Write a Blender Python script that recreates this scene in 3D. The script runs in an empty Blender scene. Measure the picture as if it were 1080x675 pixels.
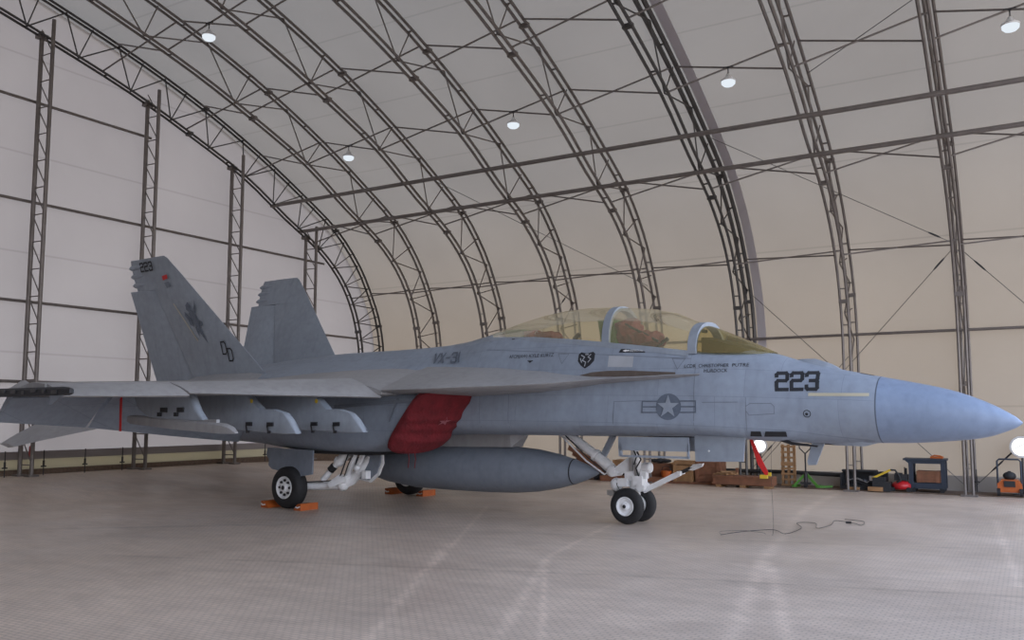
import bpy, bmesh, math, random
from mathutils import Vector, Matrix, noise
from mathutils.bvhtree import BVHTree
random.seed(7)
SC = bpy.context.scene
COL = SC.collection
PI = math.pi

# ------------------------------------------------------------------ materials
def new_mat(name):
    m = bpy.data.materials.new(name); m.use_nodes = True
    nt = m.node_tree; nt.nodes.clear()
    out = nt.nodes.new('ShaderNodeOutputMaterial')
    return m, nt, out

def pmat(name, col, rough=.5, metal=0., var=.12, scale=3., bump=0., bscale=40., spec=.5, detail=6):
    m, nt, out = new_mat(name)
    N, L = nt.nodes, nt.links
    b = N.new('ShaderNodeBsdfPrincipled'); L.new(b.outputs[0], out.inputs[0])
    b.inputs['Roughness'].default_value = rough; b.inputs['Metallic'].default_value = metal
    b.inputs['Specular IOR Level'].default_value = spec
    tc = N.new('ShaderNodeTexCoord')
    no = N.new('ShaderNodeTexNoise'); no.inputs['Scale'].default_value = scale; no.inputs['Detail'].default_value = detail
    L.new(tc.outputs['Object'], no.inputs['Vector'])
    r = N.new('ShaderNodeMapRange'); L.new(no.outputs[0], r.inputs[0])
    r.inputs[1].default_value = .25; r.inputs[2].default_value = .75
    r.inputs[3].default_value = 1-var; r.inputs[4].default_value = 1+var
    mx = N.new('ShaderNodeVectorMath'); mx.operation = 'SCALE'
    mx.inputs[0].default_value = col[:3]; L.new(r.outputs[0], mx.inputs['Scale'])
    L.new(mx.outputs[0], b.inputs['Base Color'])
    if bump:
        n2 = N.new('ShaderNodeTexNoise'); n2.inputs['Scale'].default_value = bscale
        L.new(tc.outputs['Object'], n2.inputs['Vector'])
        bp = N.new('ShaderNodeBump'); bp.inputs['Strength'].default_value = bump; bp.inputs['Distance'].default_value = .02
        L.new(n2.outputs[0], bp.inputs['Height']); L.new(bp.outputs[0], b.inputs['Normal'])
    return m

def paint_mat(name, col, panel=True, rough=.55):
    """weathered aircraft paint, touch-up patches, grime and thin panel lines"""
    m, nt, out = new_mat(name)
    N, L = nt.nodes, nt.links
    b = N.new('ShaderNodeBsdfPrincipled'); L.new(b.outputs[0], out.inputs[0])
    b.inputs['Roughness'].default_value = rough
    b.inputs['Specular IOR Level'].default_value = .4
    tc = N.new('ShaderNodeTexCoord')
    def noise_(scale, lo, hi, a, c, det=6, vec=None, st=None):
        n = N.new('ShaderNodeTexNoise'); n.inputs['Scale'].default_value = scale; n.inputs['Detail'].default_value = det
        if st:
            mp = N.new('ShaderNodeMapping'); mp.inputs['Scale'].default_value = st
            L.new(tc.outputs['Object'], mp.inputs[0]); L.new(mp.outputs[0], n.inputs['Vector'])
        else: L.new(tc.outputs['Object'], n.inputs['Vector'])
        r = N.new('ShaderNodeMapRange'); L.new(n.outputs[0], r.inputs[0])
        for i, v in enumerate((lo, hi, a, c)): r.inputs[i+1].default_value = v
        return r.outputs[0]
    a = noise_(.9, .3, .7, .9, 1.1)
    c = noise_(9, .35, .7, 1.04, .93, 8)
    d = noise_(3, .5, .8, 1.0, .86, 6, None, (3, 3, .5))
    def mul(x, y):
        q = N.new('ShaderNodeMath'); q.operation = 'MULTIPLY'; L.new(x, q.inputs[0])
        if isinstance(y, float): q.inputs[1].default_value = y
        else: L.new(y, q.inputs[1])
        return q.outputs[0]
    f = mul(mul(a, c), d)
    if panel:
        sp = N.new('ShaderNodeSeparateXYZ'); L.new(tc.outputs['Object'], sp.inputs[0])
        cb = N.new('ShaderNodeCombineXYZ'); L.new(sp.outputs[0], cb.inputs[0])
        ad = N.new('ShaderNodeMath'); ad.operation = 'MULTIPLY_ADD'; L.new(sp.outputs[1], ad.inputs[0]); ad.inputs[1].default_value = .35
        L.new(sp.outputs[2], ad.inputs[2]); L.new(ad.outputs[0], cb.inputs[1])
        br = N.new('ShaderNodeTexBrick'); L.new(cb.outputs[0], br.inputs[0])
        br.inputs['Scale'].default_value = 1.; br.inputs['Brick Width'].default_value = 1.25; br.inputs['Row Height'].default_value = .42
        br.inputs['Mortar Size'].default_value = .0042; br.inputs['Mortar Smooth'].default_value = .6
        br.inputs['Color1'].default_value = (1, 1, 1, 1); br.inputs['Color2'].default_value = (.955, .955, .955, 1)
        br.inputs['Mortar'].default_value = (.74, .74, .74, 1); br.offset = .37; br.squash = 1.3; br.squash_frequency = 3
        f2 = N.new('ShaderNodeVectorMath'); f2.operation = 'SCALE'; L.new(br.outputs[0], f2.inputs[0]); L.new(f, f2.inputs['Scale'])
        f = f2.outputs[0]
        m2 = N.new('ShaderNodeVectorMath'); m2.operation = 'MULTIPLY'; L.new(f, m2.inputs[0]); m2.inputs[1].default_value = col[:3]
        L.new(m2.outputs[0], b.inputs['Base Color'])
    else:
        m2 = N.new('ShaderNodeVectorMath'); m2.operation = 'SCALE'; m2.inputs[0].default_value = col[:3]; L.new(f, m2.inputs['Scale'])
        L.new(m2.outputs[0], b.inputs['Base Color'])
    return m

def fabric_mat(name, col, trans, amt, axis=None, pitch=2.1, off=0.):
    """thin pvc tent skin that lets daylight through, with welded seams"""
    m, nt, out = new_mat(name)
    N, L = nt.nodes, nt.links
    tc = N.new('ShaderNodeTexCoord')
    no = N.new('ShaderNodeTexNoise'); no.inputs['Scale'].default_value = .35; no.inputs['Detail'].default_value = 4
    L.new(tc.outputs['Object'], no.inputs['Vector'])
    r = N.new('ShaderNodeMapRange'); L.new(no.outputs[0], r.inputs[0])
    r.inputs[1].default_value = .3; r.inputs[2].default_value = .7; r.inputs[3].default_value = .94; r.inputs[4].default_value = 1.05
    f = r.outputs[0]
    if axis is not None:
        sp = N.new('ShaderNodeSeparateXYZ')
        L.new(tc.outputs['UV' if axis == 'UV' else 'Object'], sp.inputs[0])
        s = sp.outputs[1 if axis == 'UV' else axis]
        q = N.new('ShaderNodeMath'); q.operation = 'ADD'; q.inputs[1].default_value = off; L.new(s, q.inputs[0])
        w = N.new('ShaderNodeMath'); w.operation = 'PINGPONG'; w.inputs[1].default_value = pitch/2; L.new(q.outputs[0], w.inputs[0])
        r2 = N.new('ShaderNodeMapRange'); L.new(w.outputs[0], r2.inputs[0]); r2.inputs[1].default_value = .012; r2.inputs[2].default_value = .03
        r2.inputs[3].default_value = .86; r2.inputs[4].default_value = 1.
        mu = N.new('ShaderNodeMath'); mu.operation = 'MULTIPLY'; L.new(f, mu.inputs[0]); L.new(r2.outputs[0], mu.inputs[1]); f = mu.outputs[0]
    def sc(c):
        v = N.new('ShaderNodeVectorMath'); v.operation = 'SCALE'; v.inputs[0].default_value = c; L.new(f, v.inputs['Scale']); return v.outputs[0]
    d = N.new('ShaderNodeBsdfDiffuse'); L.new(sc(col), d.inputs[0])
    t = N.new('ShaderNodeBsdfTranslucent'); L.new(sc(trans), t.inputs[0])
    mx = N.new('ShaderNodeMixShader'); mx.inputs[0].default_value = amt
    L.new(d.outputs[0], mx.inputs[1]); L.new(t.outputs[0], mx.inputs[2]); L.new(mx.outputs[0], out.inputs[0])
    n2 = N.new('ShaderNodeTexNoise'); n2.inputs['Scale'].default_value = .9; n2.inputs['Detail'].default_value = 3
    L.new(tc.outputs['Object'], n2.inputs['Vector'])
    bp = N.new('ShaderNodeBump'); bp.inputs['Strength'].default_value = .25; bp.inputs['Distance'].default_value = .15
    L.new(n2.outputs[0], bp.inputs['Height']); L.new(bp.outputs[0], d.inputs['Normal'])
    return m

def glass_mat(name, tint, gloss=.5, dif=(.80, .74, .52, 1), mixf=.2):
    m, nt, out = new_mat(name)
    N, L = nt.nodes, nt.links
    tr = N.new('ShaderNodeBsdfTransparent'); tr.inputs[0].default_value = (*tint, 1)
    gl = N.new('ShaderNodeBsdfGlossy'); gl.inputs['Roughness'].default_value = .04; gl.inputs[0].default_value = (1, .97, .85, 1)
    di = N.new('ShaderNodeBsdfDiffuse'); di.inputs[0].default_value = dif
    fr = N.new('ShaderNodeFresnel'); fr.inputs[0].default_value = 1.45
    fm = N.new('ShaderNodeMath'); fm.operation = 'MULTIPLY'; fm.inputs[1].default_value = gloss; L.new(fr.outputs[0], fm.inputs[0])
    m0 = N.new('ShaderNodeMixShader'); m0.inputs[0].default_value = mixf; L.new(tr.outputs[0], m0.inputs[1]); L.new(di.outputs[0], m0.inputs[2])
    mx = N.new('ShaderNodeMixShader'); L.new(fm.outputs[0], mx.inputs[0]); L.new(m0.outputs[0], mx.inputs[1]); L.new(gl.outputs[0], mx.inputs[2])
    L.new(mx.outputs[0], out.inputs[0])
    return m

def emit_mat(name, col, s):
    m, nt, out = new_mat(name)
    e = nt.nodes.new('ShaderNodeEmission'); e.inputs[0].default_value = (*col, 1); e.inputs[1].default_value = s
    no = nt.nodes.new('ShaderNodeTexNoise'); no.inputs['Scale'].default_value = 9
    nt.links.new(e.outputs[0], out.inputs[0]); return m

def floor_mat():
    m, nt, out = new_mat('matting_floor')
    N, L = nt.nodes, nt.links
    b = N.new('ShaderNodeBsdfPrincipled'); L.new(b.outputs[0], out.inputs[0])
    tc = N.new('ShaderNodeTexCoord')
    def math_(op, a, c=None, d=None, clamp=False):
        q = N.new('ShaderNodeMath'); q.operation = op; q.use_clamp = clamp
        for i, v in enumerate((a, c, d)):
            if v is None: continue
            if isinstance(v, (int, float)): q.inputs[i].default_value = v
            else: L.new(v, q.inputs[i])
        return q.outputs[0]
    def rng(x, lo, hi, a, c):
        r = N.new('ShaderNodeMapRange'); L.new(x, r.inputs[0]); r.interpolation_type = 'SMOOTHSTEP'
        for i, v in enumerate((lo, hi, a, c)): r.inputs[i+1].default_value = v
        return r.outputs[0]
    def noi(s, det=5, st=None):
        n = N.new('ShaderNodeTexNoise'); n.inputs['Scale'].default_value = s; n.inputs['Detail'].default_value = det
        if st:
            mp = N.new('ShaderNodeMapping'); mp.inputs['Scale'].default_value = st
            L.new(tc.outputs['Object'], mp.inputs[0]); L.new(mp.outputs[0], n.inputs['Vector'])
        else: L.new(tc.outputs['Object'], n.inputs['Vector'])
        return n.outputs[0]
    # fine pressed tread pattern
    br = N.new('ShaderNodeTexBrick'); L.new(tc.outputs['Object'], br.inputs[0])
    br.inputs['Scale'].default_value = 1.; br.inputs['Brick Width'].default_value = .085; br.inputs['Row Height'].default_value = .05
    br.inputs['Mortar Size'].default_value = .009; br.inputs['Mortar Smooth'].default_value = .4
    br.inputs['Color1'].default_value = (1, 1, 1, 1); br.inputs['Color2'].default_value = (.93, .93, .93, 1); br.inputs['Mortar'].default_value = (.72, .72, .72, 1)
    # big mats with narrow joints
    b2 = N.new('ShaderNodeTexBrick'); L.new(tc.outputs['Object'], b2.inputs[0])
    b2.inputs['Scale'].default_value = 1.; b2.inputs['Brick Width'].default_value = 3.6; b2.inputs['Row Height'].default_value = .61
    b2.inputs['Mortar Size'].default_value = .006; b2.inputs['Mortar Smooth'].default_value = .5
    b2.inputs['Color1'].default_value = (1, 1, 1, 1); b2.inputs['Color2'].default_value = (.97, .97, .97, 1); b2.inputs['Mortar'].default_value = (.93, .93, .93, 1)
    mm = N.new('ShaderNodeVectorMath'); mm.operation = 'MULTIPLY'; L.new(br.outputs[0], mm.inputs[0]); L.new(b2.outputs[0], mm.inputs[1])
    f = rng(noi(.35, 6), .3, .7, .86, 1.12)
    f = math_('MULTIPLY', f, rng(noi(2.2, 8, (1, 2.4, 1)), .3, .75, 1.06, .9))
    f = math_('MULTIPLY', f, rng(noi(14, 4), .3, .75, 1.03, .95))
    # rubbed tyre streaks (pale) and dark drag lines, each a stroke along a polyline
    wob = math_('MULTIPLY', math_('SUBTRACT', noi(.8, 3), .5), .25)
    sp = N.new('ShaderNodeSeparateXYZ'); L.new(tc.outputs['Object'], sp.inputs[0])
    def seg(p, q, w):
        dx, dy = q[0]-p[0], q[1]-p[1]; l2 = dx*dx+dy*dy; l = math.sqrt(l2)
        ax = math_('SUBTRACT', sp.outputs[0], p[0]); ay = math_('SUBTRACT', sp.outputs[1], p[1])
        t = math_('MULTIPLY_ADD', ax, dx/l2, math_('MULTIPLY', ay, dy/l2), True)
        ex = math_('SUBTRACT', ax, math_('MULTIPLY', t, dx)); ey = math_('SUBTRACT', ay, math_('MULTIPLY', t, dy))
        dd = math_('SQRT', math_('ADD', math_('MULTIPLY', ex, ex), math_('MULTIPLY', ey, ey)))
        dd = math_('ADD', dd, math_('MULTIPLY', math_('ABSOLUTE', wob), .5))
        return rng(dd, 0, w, 1, 0)
    def stroke(pts, w):
        r = None
        for p, q in zip(pts, pts[1:]):
            s = seg(p, q, w); r = s if r is None else math_('MAXIMUM', r, s)
        return r
    grain = rng(noi(5, 6), .3, .7, .2, 1.)
    for pts, w in STREAKS:
        f = math_('MULTIPLY', f, math_('MULTIPLY_ADD', math_('MULTIPLY', stroke(pts, w), grain), .30, 1.))
    for pts, w in DRAGS:
        f = math_('MULTIPLY', f, math_('MULTIPLY_ADD', math_('MULTIPLY', stroke(pts, w), grain), -.3, 1.))
    m1 = N.new('ShaderNodeVectorMath'); m1.operation = 'SCALE'; L.new(mm.outputs[0], m1.inputs[0]); L.new(f, m1.inputs['Scale'])
    m2 = N.new('ShaderNodeVectorMath'); m2.operation = 'MULTIPLY'; L.new(m1.outputs[0], m2.inputs[0]); m2.inputs[1].default_value = FLOOR_COL
    L.new(m2.outputs[0], b.inputs['Base Color'])
    rr = rng(noi(1.2, 5), .3, .7, .30, .46); L.new(rr, b.inputs['Roughness'])
    bp = N.new('ShaderNodeBump'); bp.inputs['Strength'].default_value = .35; bp.inputs['Distance'].default_value = .004
    L.new(br.outputs[0], bp.inputs['Height']); L.new(bp.outputs[0], b.inputs['Normal'])
    return m

FLOOR_COL = (.65, .53, .44)
STREAKS = []
DRAGS = []

# ------------------------------------------------------------------ mesh builders
def finish(name, bm, mat, parent=None, smooth=True, angle=35, extra=None, recalc=True):
    if recalc: bmesh.ops.recalc_face_normals(bm, faces=bm.faces)
    me = bpy.data.meshes.new(name); bm.to_mesh(me); bm.free()
    me.materials.append(mat)
    for x in (extra or []): me.materials.append(x)
    if smooth:
        me.polygons.foreach_set('use_smooth', [True]*len(me.polygons))
        try: me.set_sharp_from_angle(angle=math.radians(angle))
        except Exception: pass
    o = bpy.data.objects.new(name, me); COL.objects.link(o)
    if parent is not None: o.parent = parent
    return o

class MB:
    def __init__(s): s.bm = bmesh.new(); s.mi = 0
    def _f(s, vs):
        try:
            f = s.bm.faces.new(vs); f.material_index = s.mi; return f
        except ValueError: return None
    def ring(s, pts): return [s.bm.verts.new(p) for p in pts]
    def loft(s, rings, closed=True, caps=True):
        R = [s.ring(r) for r in rings]; n = len(R[0])
        for a, b in zip(R, R[1:]):
            for i in range(n if closed else n-1):
                j = (i+1) % n; s._f([a[i], a[j], b[j], b[i]])
        if caps and closed: s._f(R[0][::-1]); s._f(R[-1])
        return s
    def box(s, c, d, rot=None, taper=1.):
        M = rot or Matrix.Identity(3); c = Vector(c); v = []
        for z in (-1, 1):
            k = taper if z > 0 else 1.
            for x, y in ((-1, -1), (1, -1), (1, 1), (-1, 1)):
                v.append(s.bm.verts.new(c+M@Vector((x*d[0]/2*k, y*d[1]/2*k, z*d[2]/2))))
        for q in ((3, 2, 1, 0), (4, 5, 6, 7), (0, 1, 5, 4), (1, 2, 6, 5), (2, 3, 7, 6), (3, 0, 4, 7)): s._f([v[i] for i in q])
        return s
    def bar(s, a, b, w, h=None, up=(0, 0, 1)):
        a, b = Vector(a), Vector(b); d = (b-a); l = d.length; d.normalize(); h = h or w
        u = Vector(up); x = d.cross(u)
        if x.length < 1e-4: x = d.cross(Vector((1, 0, 0)))
        x.normalize(); y = x.cross(d)
        return s.box((a+b)/2, (w, l, h), Matrix((x, d, y)).transposed())
    def tube(s, pts, r, n=8, caps=True):
        pts = [Vector(p) for p in pts]; rs = r if isinstance(r, (list, tuple)) else [r]*len(pts)
        rings = []; px = None
        for i, p in enumerate(pts):
            d = (pts[min(i+1, len(pts)-1)]-pts[max(i-1, 0)]).normalized()
            if px is None:
                px = d.cross(Vector((0, 0, 1)));
                if px.length < 1e-3: px = d.cross(Vector((1, 0, 0)))
            px = (px-d*px.dot(d)).normalized(); py = d.cross(px)
            rings.append([p+px*rs[i]*math.cos(2*PI*k/n)+py*rs[i]*math.sin(2*PI*k/n) for k in range(n)])
        return s.loft(rings, True, caps)
    def lathe(s, o, ax, prof, n=24, caps=True):
        """prof: (distance along ax, radius)"""
        o, ax = Vector(o), Vector(ax).normalized()
        x = ax.cross(Vector((0, 0, 1)))
        if x.length < 1e-3: x = Vector((1, 0, 0))
        x.normalize(); y = ax.cross(x)
        return s.loft([[o+ax*t+x*r*math.cos(2*PI*k/n)+y*r*math.sin(2*PI*k/n) for k in range(n)] for t, r in prof], True, caps)
    def prism(s, poly, off):
        """poly: 3-D points; off: extrusion vector"""
        off = Vector(off); return s.loft([[Vector(p)-off/2 for p in poly], [Vector(p)+off/2 for p in poly]])
    def sphere(s, c, r, n=12, sq=(1, 1, 1)):
        c = Vector(c)
        return s.loft([[c+Vector((r*sq[0]*math.sin(a)*math.cos(2*PI*k/n), r*sq[1]*math.sin(a)*math.sin(2*PI*k/n), r*sq[2]*math.cos(a))) for k in range(n)] for a in [PI*(.02+.96*i/8) for i in range(9)]])
    def build(s, name, mat, parent=None, **k): return finish(name, s.bm, mat, parent, **k)

def bevel(bm, w, seg=2):
    bmesh.ops.bevel(bm, geom=[e for e in bm.edges if e.calc_face_angle(0) > .5], offset=w, segments=seg, affect='EDGES', profile=.6)

def thing(name, label, cat, loc=(0, 0, 0), rz=0., group=None):
    o = bpy.data.objects.new(name, None); COL.objects.link(o); o.empty_display_size = .2
    o.location = loc; o.rotation_euler = (0, 0, rz); return tag(o, label, cat, group)
def tag(o, label, cat, group=None):
    o['label'] = label; o['category'] = cat
    if group: o['group'] = group
    return o
def struct(o, label=None, cat=None):
    o['kind'] = 'structure'
    if label: o['label'] = label
    if cat: o['category'] = cat
    return o

def catmull(P, n):
    """n samples per span through points P (Vectors)"""
    out = []
    for i in range(len(P)-1):
        p0 = P[i-1] if i else P[0]*2-P[1]
        p1, p2 = P[i], P[i+1]
        p3 = P[i+2] if i+2 < len(P) else P[-1]*2-P[-2]
        for k in range(n):
            t = k/n
            out.append(.5*((2*p1)+(p2-p0)*t+(2*p0-5*p1+4*p2-p3)*t*t+(3*p1-p0-3*p2+p3)*t**3))
    out.append(P[-1].copy()); return out
def interp(tab, x):
    """piecewise linear on (x, values...) sorted ascending"""
    if x <= tab[0][0]: return tab[0][1:]
    for a, b in zip(tab, tab[1:]):
        if x <= b[0]:
            t = (x-a[0])/(b[0]-a[0]); return tuple(u+(v-u)*t for u, v in zip(a[1:], b[1:]))
    return tab[-1][1:]

# ------------------------------------------------------------------ palette
M = {}
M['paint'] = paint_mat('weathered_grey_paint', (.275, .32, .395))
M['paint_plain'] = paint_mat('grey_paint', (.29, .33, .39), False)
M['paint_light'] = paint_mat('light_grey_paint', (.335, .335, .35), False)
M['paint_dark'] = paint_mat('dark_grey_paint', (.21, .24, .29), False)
M['radome'] = paint_mat('radome_paint', (.225, .285, .40), False, .45)
M['gear_white'] = pmat('gloss_white_enamel', (.86, .87, .89), .3, 0, .08, 12)
M['tyre'] = pmat('black_rubber', (.018, .018, .02), .75, 0, .2, 20, .2, 60)
M['dark'] = pmat('dark_cavity', (.02, .021, .024), .7)
M['steel_dark'] = pmat('dark_steel', (.05, .05, .055), .4, .6)
M['metal'] = pmat('bare_steel', (.45, .45, .46), .35, .9)
M['red_cloth'] = pmat('red_canvas', (.135, .009, .014), .9, 0, .35, 7, .8, 22)
M['red'] = pmat('red_ribbon', (.62, .02, .02), .6)
M['glass'] = glass_mat('amber_tinted_acrylic', (.97, .93, .80))
M['glass_w'] = glass_mat('amber_windscreen_glass', (.70, .60, .33), .7, (.62, .54, .30, 1), .15)
M['decal_black'] = pmat('black_marking', (.018, .02, .026), .6, 0, .15, 30)
M['decal_grey'] = pmat('grey_marking', (.115, .14, .185), .6, 0, .12, 20)
M['decal_mid'] = pmat('faded_marking', (.17, .195, .24), .6, 0, .12, 20)
M['decal_light'] = pmat('fresh_paint_patch', (.40, .42, .46), .5)
M['decal_white'] = pmat('white_marking', (.75, .75, .75), .5)
M['strip'] = pmat('pale_yellow_strip', (.50, .46, .34), .5)
M['yellow'] = pmat('yellow_paint', (.62, .42, .03), .5)
M['brown'] = pmat('matt_brown', (.11, .085, .07), .8, 0, .2, 8)
M['truss'] = pmat('galvanised_truss_steel', (.175, .155, .145), .5, .35, .15, 6)
M['truss_dark'] = pmat('dark_truss_steel', (.085, .08, .078), .5, .5, .15, 6)  # darker steel tone for the end and sixth arches
M['wood'] = pmat('raw_timber', (.30, .165, .075), .75, 0, .3, 6, .3, 30)
M['wood_red'] = pmat('reddish_timber', (.20, .085, .045), .7, 0, .3, 6, .3, 30)
M['orange'] = pmat('orange_paint', (.42, .095, .015), .5, 0, .15, 8)
M['green'] = pmat('lime_green_paint', (.07, .24, .03), .4, 0, .1, 8)
M['blue_grey'] = pmat('blue_grey_steel', (.03, .042, .065), .5, .2)
M['mower_red'] = pmat('red_plastic', (.45, .015, .02), .35)
M['seat_cloth'] = pmat('maroon_seat_cover', (.17, .045, .045), .9, 0, .35, 14, .6, 40)
M['seat_green'] = pmat('olive_green_pad', (.09, .17, .055), .9, 0, .2, 14)
M['olive'] = pmat('olive_dash_cover', (.13, .11, .05), .8)
M['lamp_rim'] = pmat('white_lamp_housing', (.6, .6, .6), .4)
M['cable'] = pmat('galvanised_cable', (.11, .105, .10), .5, .5)
M['rubber_hose'] = pmat('black_hose', (.02, .02, .02), .6)

# ================================================================== HANGAR
XE = -19.14           # end arch
PROF = [((23.32, -.167), (22.242, -.167)), ((23.32, 1.813), (22.242, 1.703)), ((23.32, 3.573), (22.242, 3.463)), ((23.122, 4.673), (22.077, 4.398)),
        ((22.715, 5.553), (21.725, 5.278)), ((22, 6.598), (21.12, 6.103)), ((20.9, 7.588), (20.13, 6.873)), ((19.36, 8.413), (18.7, 7.588)),
        ((17.6, 9.238), (17.05, 8.468)), ((15.62, 10.008), (15.125, 9.183)), ((13.64, 10.613), (13.31, 9.766)), ((11.55, 11.108), (11.22, 10.283)),
        ((9.68, 11.493), (9.57, 10.635)), ((7.92, 11.713), (7.92, 10.833))]
YC = 7.92
def mir(p): return (2*YC-p[0], p[1])
OUT = [Vector((p[0][0], p[0][1], 0)) for p in PROF]; INN = [Vector((p[1][0], p[1][1], 0)) for p in PROF]
OUT += [Vector((*mir(p), 0)) for p in OUT[-2::-1]]; INN += [Vector((*mir(p), 0)) for p in INN[-2::-1]]
OUTS, INNS = catmull(OUT, 3), catmull(INN, 3)
GR_END = [(-30, .32), (-18.6, .32), (-15.2, .01), (-14.6, 0), (30, 0)]
GR_SIDE = [(-30, 0), (16.5, 0), (19.5, -.06), (22.0, -.165), (30, -.167)]
def gz(x, y=0.): return interp(GR_END, x)[0]+interp(GR_SIDE, y)[0]

# floor
mb = MB(); rows = []
for x in (-19.6, -18.6, -17.6, -16.6, -15.6, -15.0, -14.6, -9, -3, 3, 9):
    rows.append([(x, y, gz(x, y)) for y in (-12, -4, 4, 12, 16.5, 18, 19.5, 20.8, 22.0, 23.5)])
mb.loft(rows, False)
STREAKS += [([(-3.9, 21.0), (-3.45, 15.2), (-2.75, 10.2), (-2.0, 6.5)], .16), ([(-2.6, 10.0), (-1.6, 6.6)], .12),
            ([(-6.6, 9.4), (-4.25, 5.0)], .11), ([(-5.7, 12.8), (-5.0, 9.2), (-3.4, 5.4)], .10), ([(-8.6, 13.5), (-6.5, 9.4), (-5.7, 7.8)], .09),
            ([(-4.6, 8.4), (-3.0, 5.4)], .07), ([(-.6, 16), (-.2, 10)], .1)]
DRAGS += [([(-9.6, 6.6), (-6.9, 7.5), (-3.5, 8.6), (.5, 9.6)], .09), ([(-12.5, 7.6), (-9.9, 9.8)], .16), ([(-11, 9.2), (-7, 10.6), (-1, 12.4)], .06)]
M['floor'] = floor_mat()
fo = mb.build('floor', M['floor']); struct(fo, 'pale grey pressed metal matting hangar floor with rubbed tyre streaks', 'floor')
M['gravel'] = pmat('brown_sealing_strip', (.13, .09, .065), .9, 0, .3, 20, .5, 60)
M['fab_roof'] = fabric_mat('roof_fabric', (.455, .42, .375), (.148, .125, .098), .5, 'UV', 2.33, .3)
M['fab_side'] = fabric_mat('side_fabric', (.54, .51, .48), (.17, .15, .128), .5, 'UV', 2.33, .3)
M['fab_end'] = fabric_mat('end_fabric', (.55, .52, .51), (.20, .185, .178), .5, 2, 2.28, -3.06)
M['fab_light'] = fabric_mat('thin_skirt_fabric', (.66, .62, .50), (.40, .37, .28), .5)
M['fab_lilac'] = fabric_mat('doubled_skirt_fabric', (.46, .42, .41), (.13, .115, .11), .5)

def shell(name, pts, mat):
    bm = bmesh.new(); uv = bm.loops.layers.uv.new('UVMap'); xs = [-19.6+i*1.26 for i in range(20)]
    acc = [0]
    for a, b in zip(pts, pts[1:]): acc.append(acc[-1]+(Vector(b)-Vector(a)).length)
    V = [[bm.verts.new((x, p[0], p[1])) for p in pts] for x in xs]
    for i in range(len(xs)-1):
        for j in range(len(pts)-1):
            f = bm.faces.new([V[i][j], V[i+1][j], V[i+1][j+1], V[i][j+1]])
            for l, (a, b) in zip(f.loops, ((i, j), (i+1, j), (i+1, j+1), (i, j+1))): l[uv].uv = (xs[a], acc[b])
    return finish(name, bm, mat, recalc=False)
off = []
for i, p in enumerate(OUTS):
    d = (OUTS[min(i+1, len(OUTS)-1)]-OUTS[max(i-1, 0)]).normalized(); nrm = Vector((d.y, -d.x, 0))
    q = p+nrm*.1; off.append((q.x, q.y))
k0 = next(i for i, p in enumerate(off) if p[1] > 3.6)
side = [(23.45, -.17+z*3.7/6) for z in range(7)]
wr = shell('wall_right', side+[off[k0]], M['fab_roof'])
wf = shell('wall_front', [(2*YC-a, b) for a, b in [off[k0]]+side[::-1]], M['fab_side']); struct(wf, 'white fabric side wall behind the camera', 'wall'); struct(wr, 'white fabric side wall of the tent hangar', 'wall')
k1 = len(off)-1-k0
ce = shell('ceiling', off[k0:k1+1], M['fab_roof']); struct(ce, 'taut off-white fabric roof curving over the arch trusses', 'ceiling')

# end wall fabric, skirt bands, seal strip
mb = MB(); poly = [p for p in off if p[1] > .9]
bot = .44
ys = sorted(set([23.41-i*(31./28) for i in range(29)]+[p[0] for p in off if p[1] > 3.]), reverse=True)
import bisect
def roofz(y):
    best = None
    for a, b in zip(off, off[1:]):
        lo, hi = sorted((a[0], b[0]))
        if lo <= y <= hi and hi > lo:
            z = a[1]+(b[1]-a[1])*(y-a[0])/(b[0]-a[0]); best = z if best is None else max(best, z)
    return best if best else 3.4
cols = [[(XE-.4, y, .84+(roofz(y)-.84)*k/10) for k in range(11)] for y in ys]
mb.loft(cols, False)
we = mb.build('wall_left', M['fab_end']); struct(we, 'white fabric gable end wall behind the lattice posts', 'wall')
for nm, z0, z1, mt, lb in (('trim_1', .66, .84, 'fab_lilac', 'greyish doubled fabric band low on the gable end wall'), ('trim_2', .44, .66, 'fab_light', 'pale yellow glowing skirt strip along the foot of the gable end wall'), ('trim_3', .08, .44, 'gravel', 'dark brown sealing strip where the gable end wall meets the floor')):
    mb = MB(); mb.box((XE-.4, 7.9, (z0+z1)/2), (.03 if mt != 'gravel' else .25, 31., z1-z0))
    struct(mb.build(nm, M[mt]), lb, 'trim')
mb = MB(); mb.loft([[(-19, 23.40, z), (9, 23.40, z)] for z in (-.17, .1, .22)], False); struct(mb.build('trim_4', M['fab_side']), 'greyish fabric skirt along the foot of the side wall', 'trim')
mb = MB(); mb.box((-2.6, 22.9, -.155), (23.5, 1., .026)); struct(mb.build('trim_5', M['gravel']), 'brown dusty edge strip of ground along the side wall', 'trim')

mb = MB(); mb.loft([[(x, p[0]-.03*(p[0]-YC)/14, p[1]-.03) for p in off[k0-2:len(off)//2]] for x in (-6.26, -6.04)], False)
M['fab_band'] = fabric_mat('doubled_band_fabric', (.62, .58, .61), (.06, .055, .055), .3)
struct(mb.build('trim_6', M['fab_band'], recalc=False), 'pale lilac doubled fabric band beside the sixth arch truss', 'trim')
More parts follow.
